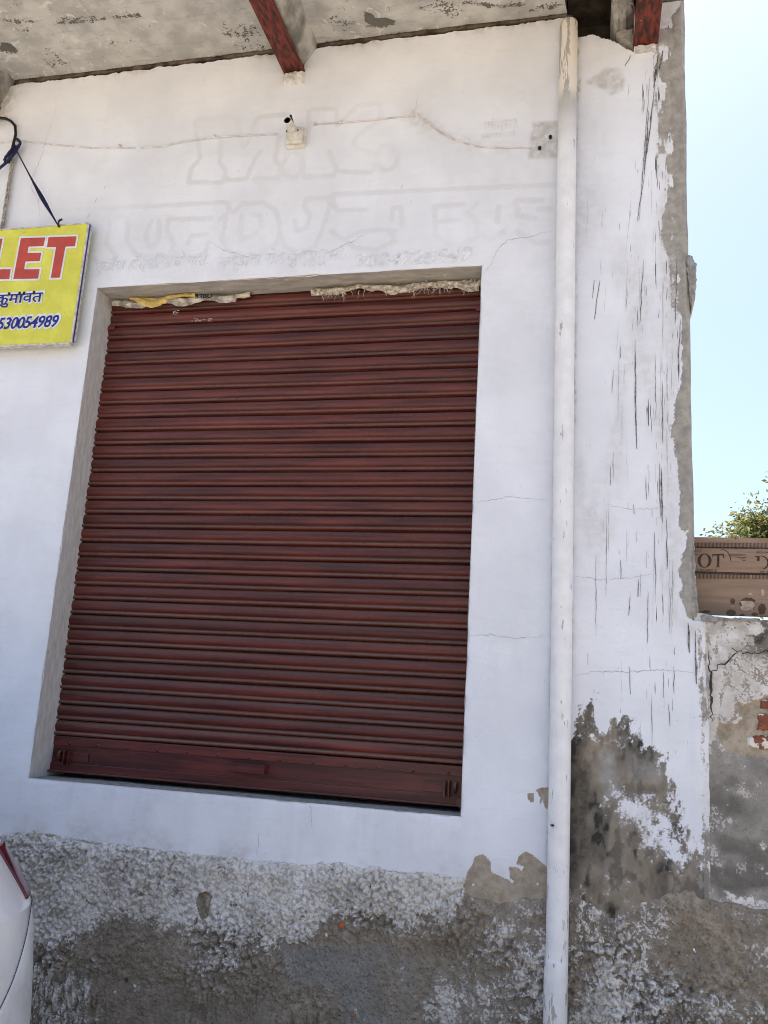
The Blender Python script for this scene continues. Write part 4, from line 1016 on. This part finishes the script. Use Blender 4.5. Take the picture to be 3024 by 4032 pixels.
M_outl = plain('pale_print', (0.66, 0.69, 0.72), 0.5, 0.05, 20); M_alu = plain('sign_edge', (0.55, 0.53, 0.50), 0.5, 0.2, 40)
TILT = 0.0
o = box('board', sx0, sx1, SY, SY + .030, sz0, sz1, M_yel, None, .002); put(o, sign)
o = box('edge_trim', sx1 + .0005, sx1 + .010, SY - .002, SY + .034, sz0 - .004, sz1 + .004, M_alu, None, .002); put(o, sign)
o = box('edge_trim', sx0, sx1, SY - .002, SY + .034, sz0 - .010, sz0 - .0005, M_alu, None, .002); put(o, sign)
o = box('edge_trim', sx0, sx1, SY - .002, SY + .034, sz1 + .0005, sz1 + .008, M_alu, None, .002); put(o, sign)
o = box('edge_stripe', sx1 + .0103, sx1 + .0118, SY + .004, SY + .013, sz0, sz1, M_blue, None); put(o, sign)
def cr4(u, v): return ((.3014 * u) / 1.8228, (850 + .3014 * v) / 1.8228)
def sgn(pts): return [tuple(p) for p in atxz([cr4(*q) for q in pts], SY - .001)]
LET = {'letter_t': [(635, 280), (1000, 268), (980, 398), (855, 403), (782, 808), (665, 810), (735, 407), (615, 410)],
       'letter_e': [(275, 292), (592, 282), (570, 395), (375, 403), (358, 487), (540, 483), (520, 590), (333, 598), (316, 700), (520, 697), (497, 820), (175, 826)],
       'letter_l': [(-150, 305), (35, 298), (-40, 700), (140, 697), (122, 826), (-260, 832)]}
def grow(pts, d):
    """offset a polygon outwards"""
    n = len(pts); area = sum(pts[i][0] * pts[(i + 1) % n][1] - pts[(i + 1) % n][0] * pts[i][1] for i in range(n)); sg = 1 if area > 0 else -1
    out = []
    for i in range(n):
        p0 = np.array(pts[i - 1]); p1 = np.array(pts[i]); p2 = np.array(pts[(i + 1) % n])
        e1 = (p1 - p0) / np.linalg.norm(p1 - p0); e2 = (p2 - p1) / np.linalg.norm(p2 - p1)
        n1 = np.array([e1[1], -e1[0]]) * sg; n2 = np.array([e2[1], -e2[0]]) * sg
        b = n1 + n2; b = b / (1e-9 + b @ b) * 2
        out.append(tuple(p1 + b * d))
    return out
for nm, pts in LET.items():
    q = sgn(pts)
    o = fill_poly('letter_outline', grow(q, .011), SY - .0012, M_outl); put(o, sign)
    o = fill_poly('letter', q, SY - .0024, M_red); put(o, sign)
def sign_text(body, u0, u1, v0, v1, shear, bold, outl):
    p = sgn([(u0, v1), (u1, v0)]); fit = (p[0][0], p[1][0], p[0][1], p[1][1])
    o = text_mesh('printed_line_outline', body, 0, SY - .0012, 0, 1.0, M_outl, None, shear, bold + outl, fit=(fit[0] - .012, fit[1] + .012, fit[2] - .012, fit[3] + .012))
    if o: put(o, sign)
    o = text_mesh('printed_line', body, 0, SY - .0024, 0, 1.0, M_blue, None, shear, bold, fit=fit)
    if o: put(o, sign)
sign_text('कुमावत', -75, 565, 1000, 1205, 0.0, .012, .05)
sign_text('530054989', -45, 780, 1292, 1490, .22, .022, .07)
# strap and hook
q0 = at(36, 326, -.03); q1 = at(126, 488, SY - .004)
n = 24; verts = []; faces = []
for i in range(n):
    tt = i / (n - 1); p = q0 + (q1 - q0) * tt; p = p + np.array([.004 * math.sin(tt * 3.1), 0, -.012 * math.sin(math.pi * tt)])
    w = .0035 + .0085 * math.exp(-((tt - .62) / .20) ** 2); an = tt * 2.6
    dx = np.array([math.cos(an * .25), .4 * math.sin(an), .45]) ; dx /= np.linalg.norm(dx)
    verts += [p + dx * w, p - dx * w, p + dx * w + np.array([0, .002, 0]), p - dx * w + np.array([0, .002, 0])]
for i in range(n - 1):
    a = i * 4; b = a + 4
    faces += [(a, a + 1, b + 1, b), (a + 3, a + 2, b + 2, b + 3), (a + 2, a, b, b + 2), (a + 1, a + 3, b + 3, b + 1)]
o = mesh_obj('strap', verts, faces, M_rope); put(o, sign)
hk = [at(*p, SY - .006) for p in [(127, 490), (126, 484), (127, 478), (130, 475), (134, 474)]]
o = tube('hook', hk, .006, M_black, None, 8); put(o, sign)
knot = empty('rope_knot', (-.75, -.03, 4.1)); tag(knot, 'knotted navy rope tied round the wires at the left edge', 'rope')
for k, px in enumerate([[(36, 300), (42, 304), (43, 312), (36, 318), (30, 330), (20, 344), (10, 352), (12, 340), (24, 326), (34, 314)], [(40, 316), (32, 330), (20, 346), (8, 356), (-4, 366), (-16, 380)], [(34, 322), (24, 336), (14, 350), (9, 346), (18, 332), (30, 318)], [(38, 302), (44, 308), (40, 318)]]):
    o = tube('rope_turn', [at(u, v, -.035 - .006 * k) for u, v in px], .008, M_rope, None, 8); put(o, knot)

# ================================================================== BOUNDARY WALL
bw = empty('boundary_wall', (3.02, 0.02, 0)); tag(bw, 'mouldy low plastered wall with a patch of bare bricks at the right', 'wall')
BY = 0.012
def build_bwall():
    gs = 0.0065
    xs = np.concatenate([np.arange(3.0, 3.75, gs), np.arange(3.75, 7.0, .04)]); zs = np.concatenate([np.arange(-0.05, .35, .03), np.arange(0.35, 1.955, gs), [1.96]])
    X, Z = np.meshgrid(xs, zs, indexing='ij')
    top = 1.965 + (fbm(X, Z * 0, 7, 4, 150) - .5) * 0.045 + 0.02 * smooth(3.12, 3.03, X)
    rt = np.interp(X, rightTop[:, 0], rightTop[:, 1]) + (fbm(X, Z, 12, 4, 14) - 0.5) * 0.05
    dep = rt - Z
    h = rough_height(X, Z)
    Y = BY + (fbm(X, Z, 3, 4, 152) - .5) * .018 + (fbm(X, Z, 20, 4, 153) - .5) * .007
    Y = Y + .02 * smooth(0.02, 0.05, dep)
    Z2 = np.where(Z > 1.95, top, Z)
    white = 0.58 + 0.5 * (fbm(X, Z, 9, 4, 160) - .5)
    sm = smooth(3.20, 3.06, X) * (Z > 1.0); white = white * (1 - sm) + sm * (.72 + (fbm(X * 3, Z * .5, 16, 4, 65, .6) - .5) * 1.5)
    mould = poly(X, Z, [(1535, 1330), (1700, 1325), (1700, 1440), (1640, 1420), (1600, 1400), (1545, 1360)], .05)
    brick = poly(X, Z, [(1550, 1585), (1556, 1565), (1590, 1568), (1612, 1556), (1598, 1530), (1660, 1505), (1720, 1505), (1720, 1650), (1620, 1640), (1570, 1625)], .012)
    darkz = poly(X, Z, [(1520, 1700), (1545, 1600), (1570, 1628), (1660, 1648), (1720, 1650), (1720, 1960), (1600, 1950), (1500, 1935), (1490, 1850)], .05)
    band = poly(X, Z, [(1555, 1918), (1600, 1935), (1659, 1945), (1720, 1950), (1720, 1972), (1659, 1965), (1580, 1955)], .012)
    white = white * (1 - brick) * (1 - .88 * darkz) - 0.25 * mould * smooth(.4, .6, fbm(X, Z, 9, 4, 163))
    white = np.maximum(white, darkz * 0.46 * smooth(.5, .72, fbm(X, Z, 8, 4, 166)))
    patch = poly(X, Z, [(1612, 1352), (1640, 1345), (1655, 1358), (1640, 1372), (1615, 1370)], .012); white = np.maximum(white, patch * 1.1)
    white = np.where(dep > .0, 0.03, white)
    wr2 = poly(X, Z, [cr6(*p) for p in [(1180, 1780), (1100, 1900), (1300, 1960), (1659, 1980), (2600, 1900), (2600, 2400), (1100, 2400)]], 0.06)
    white = np.maximum(white, wr2 * (0.34 + 0.3 * smooth(0.35, 0.7, fbm(X, Z, 5, 4, 77))))
    white = np.maximum(white, band * .54)
    Y = Y + brick * 0.012
    tone = 0.3 + .6 * darkz - .3 * brick
    tone = np.where(dep > 0, .12 + 0.12 * smooth(0.5, 0.7, fbm(X, Z, 2.5, 3, 19)), tone)
    dark = mould * (0.5 + .5 * smooth(.45, .6, fbm(X, Z, 10, 4, 168))) + darkz * (0.25 + .45 * smooth(.4, .65, fbm(X, Z * 1.6, 5, 4, 169))); dark = np.where(dep > 0.0, 0.25 * smooth(0.5, 0.75, fbm(X, Z, 6, 4, 23)), dark)
    dirt_shade = 0.22 + 0.5 * smooth(.36, .62, fbm(X, Z, 7, 4, 171)) + 0.6 * mould * smooth(.35, .6, fbm(X, Z, 12, 4, 172))
    streak = 0.25 * smooth(3.25, 3.0, X) + 0 * X
    o = grid_obj('plaster_face', X, Y, Z2, None, dict(white=white, tone=tone, dark=np.clip(dark, 0, 1), streak=streak, ghost=0 * X, dirt_shade=np.clip(dirt_shade, 0, .9)), M_old); put(o, bw)
    o = box('wall_core', 3.01, 7.0, .035, .24, -.05, 1.945, M_cement_dark); put(o, bw)
build_bwall()
put(build_plinth(np.concatenate([np.arange(3.0, 3.7, .0042), np.arange(3.7, 7.0, .03)]), 'roughcast_base', None), bw)
M_brick = None
def build_brick_mat():
    n = NT('red_brick', 0.95, 0.15); n1 = n.noise(30, 6, 0.6)
    c = n.mix(n.step(n1, .3, .7), (0.19, 0.072, 0.046), (0.28, 0.115, 0.072))
    c = n.mix(n.step(n.noise(26, 3, 0.5, n.mapping((1, 1, 1), (5, 2, 7))), 0.52, 0.545), c, (0.66, 0.64, 0.60))
    return n.out(c, None, n.bump(n1, .6, .006))
M_brick = build_brick_mat()
def brick_piece(pts, seed, y0):
    o = lump('brick', atxz(pts, BY), M_brick, None, y0, .1, seed, .003); put(o, bw)
brick_piece([(1635, 1541), (1690, 1536), (1690, 1578), (1634, 1580)], 1, BY + .004)
brick_piece([(1609, 1594), (1630, 1588), (1720, 1584), (1720, 1627), (1640, 1620), (1607, 1610)], 2, BY + .003)
brick_piece([(1640, 1512), (1720, 1506), (1720, 1530), (1638, 1533)], 3, BY + .006)
brick_piece([(1725, 1538), (1860, 1534), (1860, 1576), (1725, 1578)], 4, BY + .002)
brick_piece([(1726, 1586), (1860, 1584), (1860, 1625), (1726, 1628)], 5, BY + .001)
# mortar along the top of the wall and cracks
for k, px in enumerate([[(1506, 1330), (1560, 1334), (1640, 1338), (1640, 1346), (1560, 1342), (1506, 1346)]]):
    o = lump('mortar_bed', atxz(px, .03), M_grey, None, .005, .2, 40 + k, .004); put(o, bw)
def bcrack(pts, w, seed):
    rr = random.Random(seed); p = wiggle([tuple(q) for q in atxz(pts, BY)], .012, .006, rr); n = len(p); verts = []; faces = []
    ribbon_verts(p, [w * rr.uniform(.4, 1.3) * (.3 + math.sin(math.pi * (i + .4) / n)) for i in range(n)], BY - .017, verts, faces)
    o = mesh_obj('crack', verts, faces, M_crack_dark); put(o, bw)
bcrack([(1578, 1400), (1590, 1408), (1575, 1425), (1550, 1440), (1535, 1455)], .007, 1); bcrack([(1590, 1408), (1620, 1412), (1659, 1408), (1690, 1412)], .006, 2); bcrack([(1530, 1410), (1532, 1440), (1534, 1500), (1536, 1560)], .007, 3)

# ================================================================== PLYWOOD BOARD ON THE WALL
PY = 0.125
def cr9(u, v): return (1426.4 + .1402 * u, 1042.4 + .1402 * v)
def pb(pts): return [tuple(p) for p in atxz([cr9(*q) for q in pts], PY - .001)]
def build_board_mat():
    n = NT('weathered_plywood', 0.8, 0.2)
    n1 = n.noise(1.0, 6, 0.6, n.mapping((5, 5, 60))); n2 = n.noise(7, 4, 0.55)
    c = n.mix(n.step(n1, .32, .68), (0.225, 0.155, 0.115), (0.315, 0.225, 0.172))
    c = n.mix(n.math('MULTIPLY', n.step(n2, .42, .62), .45), c, (0.26, 0.18, 0.12))
    return n.out(c, None, n.bump(n1, .08, .002))
M_ply = build_board_mat()
M_ink = plain('dark_board_ink', (0.055, 0.038, 0.032), 0.85, 0.2, 60); M_stain = plain('brown_water_stain', (0.105, 0.062, 0.035), 0.8, 0.15, 30); M_chip = plain('pale_splintered_wood', (0.44, 0.34, 0.27), 0.9, 0.15, 60)
bz1 = at(1500, 1160, PY)[2]; bz0 = at(1560, 1329, PY)[2]
ply = empty('plywood_board', (3.03, PY, bz0)); tag(ply, 'weathered brown plywood board with dark stencilled print standing on the low wall', 'board')
o = box('panel', 3.012, 5.45, PY, PY + .019, bz0, bz1, M_ply, None, .002); put(o, ply)
bm = bmesh.new()
for rowv, row2 in (((925, 1003), 0), ((1408, 1482), 1)):
    u = 524 + 12 * row2; k = 0
    while u < 2500:
        va = rowv[0] + (u - 524) * .004; p = pb([(u, va), (u + 10, va + (rowv[1] - rowv[0]))])
        if not (1385 < u < 1405): box_bm(bm, p[0][0], p[1][0], PY - .0012, PY + .001, p[1][1], p[0][1])
        u += 21
    p = pb([(520, rowv[1] + 4 if not row2 else rowv[0] - 6), (2500, (rowv[1] if not row2 else rowv[0] - 10) + 14)])
    box_bm(bm, p[0][0], p[1][0], PY - .0012, PY + .001, p[1][1], p[0][1])
o = bm_obj('printed_rule', bm, M_ink); put(o, ply)
def ring(cx, cy, rx, ry, wx, wy, a0=0, a1=2 * math.pi, n=36, mat=M_ink):
    """letter bowl: ellipse band thicker at the sides"""
    verts = []; faces = []
    for i in range(n + 1):
        a = a0 + (a1 - a0) * i / n; c, s = math.cos(a), math.sin(a)
        o_ = (cx + rx * c, cy + ry * s); i_ = (cx + (rx - wx) * c, cy + (ry - wy) * s)
        q = pb([o_, i_]); verts += [(q[0][0], PY - .0012, q[0][1]), (q[1][0], PY - .0012, q[1][1])]
    for i in range(n): faces.append((2 * i, 2 * i + 1, 2 * i + 3, 2 * i + 2))
    o = mesh_obj('printed_letter', verts, faces, mat); put(o, ply)
ring(682, 1203, 108, 108, 46, 12)
ring(545, 1200, 75, 100, 28, 10, math.pi * .42, math.pi * 1.62)
def inkpoly(pts, name='printed_letter', mat=M_ink, y=PY - .0012):
    o = fill_poly(name, pb(pts), y, mat); put(o, ply)
inkpoly([(800, 1105), (985, 1098), (985, 1160), (972, 1160), (965, 1122), (912, 1122), (906, 1292), (925, 1300), (850, 1305), (872, 1292), (878, 1122), (815, 1125), (800, 1148)])
ring(960, 1210, 130, 180, 12, 10, -1.8, -.05)
for k in range(5): inkpoly([(1065 + 40 * (k > 1) + 40 * k * (k > 1), 1100 + 24 * k), (1320, 1104 + 24 * k), (1320, 1109 + 24 * k), (1065 + 40 * (k > 1) + 40 * k * (k > 1), 1107 + 24 * k)], 'printed_line')
inkpoly([(1455, 1130), (1530, 1130), (1530, 1205), (1490, 1205), (1490, 1145), (1455, 1142)]); ring(1545, 1235, 130, 108, 26, 10, -1.6, 1.2)
def ptext(body, u0, u1, v0, v1):
    p = pb([(u0, v1), (u1, v0)]); o = text_mesh('printed_line', body, 0, PY - .0012, 0, .1, M_ink, None, 0, .0, fit=(p[0][0], p[1][0], p[0][1], p[1][1]))
    if o: put(o, ply)
ptext('CK BOARD 8', 520, 865, 1335, 1370); ptext('EQUA', 1490, 1670, 1062, 1092); ptext('PLY', 1545, 1680, 1365, 1400); ptext('ECT', 530, 640, 1035, 1068)
def blob(cx, cy, rx, ry, mat, seed, y, name):
    rr = random.Random(seed); inkpoly([(cx + rx * math.cos(a) * rr.uniform(.88, 1.1), cy + ry * math.sin(a) * rr.uniform(.88, 1.1)) for a in np.linspace(0, 6.0, 22)], name, mat, y)
for k, (cx, cy, rx, ry) in enumerate([(1115, 1830, 38, 48), (1345, 1870, 128, 105), (1565, 1950, 62, 85), (1090, 2010, 75, 52), (1265, 2040, 40, 20), (1455, 2030, 48, 28), (700, 1990, 75, 22)]): blob(cx, cy, rx, ry, M_stain, k, PY - .0008, 'water_stain')
inkpoly([(1232, 1830), (1280, 1822), (1400, 1822), (1440, 1840), (1470, 1900), (1430, 1930), (1420, 1970), (1370, 1960), (1345, 1975), (1260, 1975), (1228, 1920), (1262, 1895)], 'splintered_patch', M_chip, PY - .0016)
inkpoly([(1335, 1730), (1385, 1690), (1435, 1742)], 'splintered_patch', M_chip, PY - .0016); inkpoly([(1550, 1640), (1600, 1642), (1612, 1745), (1560, 1748)], 'splintered_patch', M_chip, PY - .0016); inkpoly([(1088, 1905), (1135, 1900), (1115, 1925)], 'splintered_patch', M_chip, PY - .0016)
blob(1165, 868, 9, 10, M_black, 3, PY - .0012, 'nail_hole')

# ================================================================== TREE
def build_tree():
    tr = empty('leafy_tree', (5.6, 8.0, 0)); tag(tr, 'sunlit leafy tree showing above the plywood board', 'tree')
    rt = random.Random(12)
    M_bark = plain('bark', (0.14, 0.105, 0.075), 0.95, 0.3, 14, bump=.6)
    base = Vector((5.75, 8.0, -.05))
    def limb(a, b, r0, r1, k=8, bend=.12):
        pts = []; rr = []
        off = Vector((rt.uniform(-1, 1), rt.uniform(-1, 1), 0)) * bend * (b - a).length
        for i in range(k + 1):
            t = i / k; pts.append(a.lerp(b, t) + off * math.sin(math.pi * t)); rr.append(r0 + (r1 - r0) * t)
        o = tube('limb', pts, r0, M_bark, None, 9, rr); put(o, tr); return pts
    tk = []
    for i in range(10): t = i / 9; tk.append((base.x + .12 * math.sin(t * 3), base.y + .06 * math.sin(t * 5), -.05 + 2.8 * t))
    o = tube('trunk', tk, .15, M_bark, None, 14, [.17 - .07 * i / 9 for i in range(10)]); put(o, tr)
    tip = Vector(tk[-1])
    cl = [(4.42, 7.9, 3.84, .38), (4.78, 7.9, 3.98, .34), (4.85, 8.1, 3.95, .48), (5.45, 7.9, 4.35, .7), (6.0, 8.1, 4.5, .75), (6.5, 8.0, 4.1, .7), (5.0, 7.6, 3.4, .55), (6.1, 7.6, 3.7, .7), (5.6, 8.5, 3.8, .7), (6.7, 8.3, 3.5, .55), (4.7, 8.4, 3.4, .45), (4.5, 7.6, 3.5, .45)]
    verts = []; faces = []; cols = []
    for c in cl:
        cc = Vector(c[:3]); limb(tip.lerp(Vector(tk[6]), rt.random() * .6), cc, .06, .015)
        for k in range(14):
            d = Vector((rt.gauss(0, 1), rt.gauss(0, 1), rt.gauss(0, .8) + .3)).normalized(); e = cc + d * c[3] * rt.uniform(.6, 1.2)
            tw = [cc.lerp(e, t) for t in (0, .5, 1)]
            for j in range(int(130 * c[3] / .6)):
                t = rt.random() ** .5; p = cc.lerp(e, t) + Vector((rt.gauss(0, .09), rt.gauss(0, .09), rt.gauss(0, .09)))
                a = (d + Vector((rt.gauss(0, .8), rt.gauss(0, .8), rt.gauss(0, .6) - .25))).normalized(); s = a.cross(Vector((rt.gauss(0, 1), rt.gauss(0, 1), rt.gauss(0, 1)))).normalized(); nn = a.cross(s)
                L = rt.uniform(.045, .085); w = L * .24; b = len(verts)
                verts += [p, p + a * L * .5 + s * w + nn * w * .4, p + a * L, p + a * L * .5 - s * w + nn * w * .4]
                faces += [(b, b + 1, b + 2), (b, b + 2, b + 3)]
                cols += [rt.random()] * 4
    n = NT('tree_leaves', 0.55, 0.4)
    v = n.attr('hue')
    c = n.mix(n.step(v, .2, .8), (0.10, 0.125, 0.045), (0.27, 0.285, 0.11)); c = n.mix(n.step(v, .86, .94), c, (0.30, 0.20, 0.035))
    n.set(n.b.inputs['Base Color'], c)
    tl = n.t.nodes.new('ShaderNodeBsdfTranslucent'); n.t.links.new(c, tl.inputs[0]); ms = n.t.nodes.new('ShaderNodeMixShader'); ms.inputs[0].default_value = .6
    n.t.links.new(n.b.outputs[0], ms.inputs[1]); n.t.links.new(tl.outputs[0], ms.inputs[2]); n.t.links.new(ms.outputs[0], n.t.nodes['Material Output'].inputs[0])
    o = mesh_obj('crown', verts, faces, n.mat); at_ = o.data.attributes.new('hue', 'FLOAT', 'POINT'); at_.data.foreach_set('value', cols); put(o, tr)
build_tree()

# ================================================================== PARKED CAR (rear corner at the lower left)
def build_car():
    car = empty('parked_car', (-1.1, -1.83, 0)); tag(car, 'white parked hatchback at the lower left, only its rear corner in view', 'car')
    cy = -1.83
    zt = [.20, .26, .36, .45, .55, .63, .70, .78, .84, .875, .885, .92, .97, 1.03, 1.08, 1.15, 1.25, 1.35, 1.45, 1.52, 1.56, 1.58]
    xr = np.interp(zt, [.20, .30, .53, .70, .875, .885, 1.03, 1.10, 1.25, 1.45, 1.52, 1.56, 1.58], [.95, 1.00, .995, .975, .945, .938, .820, .76, .66, .50, .40, .22, -.1])
    xf = np.interp(zt, [.20, .30, .6, .85, 1.00, 1.10, 1.50, 1.56, 1.58], [-2.7, -2.8, -2.8, -2.7, -2.0, -1.8, -1.1, -.95, -.7])
    hw = np.interp(zt, [.20, .30, .55, .9, 1.02, 1.10, 1.5, 1.56, 1.58], [.77, .82, .84, .84, .80, .77, .64, .55, .4])
    NA = 72
    def pt(a, z, off=0.0):
        x1 = np.interp(z, zt, xr) + off; x0 = np.interp(z, zt, xf) - off; w = np.interp(z, zt, hw) + off
        cx = (x0 + x1) / 2; hx = (x1 - x0) / 2; c, s = math.cos(a), math.sin(a)
        # rounded-rectangle plan: superellipse in y, flat ends with round corners
        r = .26
        ux = math.copysign(abs(c) ** .22, c); uy = math.copysign(abs(s) ** .55, s)
        x = cx + hx * ux; y = w * uy
        bow = .05 * (1 - (y / w) ** 2)
        return (x + bow * ux, cy + y, z)
    def angs():
        t = np.linspace(0, 2 * math.pi, NA, endpoint=False); return t
    n = NT('white_car_paint', 0.15, 0.5)
    c = n.mix(n.step(n.noise(5, 5), .35, .7), (0.66, 0.67, 0.68), (0.74, 0.745, 0.75)); n.out(c)
    n.b.inputs['Coat Weight'].default_value = 1.0; n.b.inputs['Coat Roughness'].default_value = .08
    Mc = n.mat
    Mlamp = plain('red_lamp_lens', (0.10, 0.006, 0.010), 0.12, 0.2, 20, .6); Mglass = plain('dark_car_glass', (0.015, 0.017, 0.02), 0.06, 0.1, 5, .6)
    Mbump = plain('bumper_paint', (0.58, 0.59, 0.60), 0.28, 0.06, 8); Mtyre = plain('tyre_rubber', (0.02, 0.02, 0.02), 0.8, 0.2, 30); Mrim = plain('wheel_rim', (0.4, 0.4, 0.41), 0.35, 0.1, 10, .5)
    def skin(name, a_list, z_list, off, mat, closed=False, top=False, edge=True):
        A = list(a_list); Zs = list(z_list); verts = []; faces = []
        for z in Zs:
            for a in A: verts.append(pt(a, z, off(z) if callable(off) else off))
        k = len(A)
        for i in range(len(Zs) - 1):
            for j in range(k if closed else k - 1):
                faces.append((i * k + j, i * k + (j + 1) % k, (i + 1) * k + (j + 1) % k, (i + 1) * k + j))
        if top: faces.append(tuple(range((len(Zs) - 1) * k, len(Zs) * k))); faces.append(tuple(range(k))[::-1])
        o = mesh_obj(name, verts, faces, mat, None, True)
        if not closed:
            so = o.modifiers.new('thickness', 'SOLIDIFY'); so.thickness = .012; so.offset = -1
        return put(o, car)
    zs = sorted(set(zt + list(np.linspace(.2, 1.56, 46))))
    bo = skin('body', angs(), sorted(set(zs + [.875, .885])), 0.0, Mc, True, True); bo.data.set_sharp_from_angle(angle=rad(14))
    # rear bumper: its upper edge drops from the corners towards the middle
    aa = np.linspace(-.95, .95, 90); vv = np.linspace(0, 1, 24); verts = []; faces = []
    for v in vv:
        for a in aa:
            top = .872 - .62 * max(0.0, .60 - abs(a)) ** 1.15
            z = .22 + (top - .22) * v
            verts.append(pt(a, z, .007 - .006 * max(0, (v - .9) / .1) + .004 * math.exp(-((z - .40) / .012) ** 2)))
    k = len(aa)
    for i in range(23):
        for j in range(k - 1): faces.append((i * k + j, i * k + j + 1, (i + 1) * k + j + 1, (i + 1) * k + j))
    gap = [Vector(verts[23 * k + j]) + Vector((.001, 0, .002)) for j in range(k)]
    o = tube('panel_gap', gap, .0012, M_black, None, 6); put(o, car)
    o = mesh_obj('bumper', verts, faces, Mbump, None, True); o.modifiers.new('thickness', 'SOLIDIFY').thickness = .01; put(o, car)
    for s in (1, -1):
        skin('tail_lamp', np.linspace(s * .50, s * 1.02, 22) if s > 0 else np.linspace(s * 1.02, s * .50, 22), np.linspace(.895, 1.04, 12), .006, Mlamp)
    skin('rear_window', np.linspace(-.05, .05, 20), np.linspace(1.13, 1.46, 10), .006, Mglass)
    for s in (1, -1):
        for (a0, a1) in ((.75, 1.5), (1.6, 2.3)):
            skin('side_window', np.linspace(s * a0, s * a1, 14) if s > 0 else np.linspace(s * a1, s * a0, 14), np.linspace(1.12, 1.46, 8), .006, Mglass)
    skin('windscreen', np.linspace(math.pi - .05, math.pi + .05, 16), np.linspace(1.13, 1.46, 8), .006, Mglass)
    o = box('number_plate', 1.030, 1.042, cy - .22, cy + .22, .66, .77, plain('plate_white', (.7, .7, .68), .5, .05, 10)); put(o, car)
    for x in (.15, -2.1):
        for s in (1, -1):
            def wheel(nm, r0, r1, y0, y1, mat):
                bm = bmesh.new(); bmesh.ops.create_cone(bm, cap_ends=True, segments=32, radius1=r0, radius2=r1, depth=abs(y1 - y0), matrix=Matrix.Translation((x, cy + s * (y0 + y1) / 2, .29)) @ Matrix.Rotation(rad(90), 4, 'X'))
                o = bm_obj(nm, bm, mat, None); return put(o, car)
            wheel('tyre', .29, .29, .66, .852, Mtyre); wheel('rim', .18, .18, .70, .856, Mrim)
build_car()
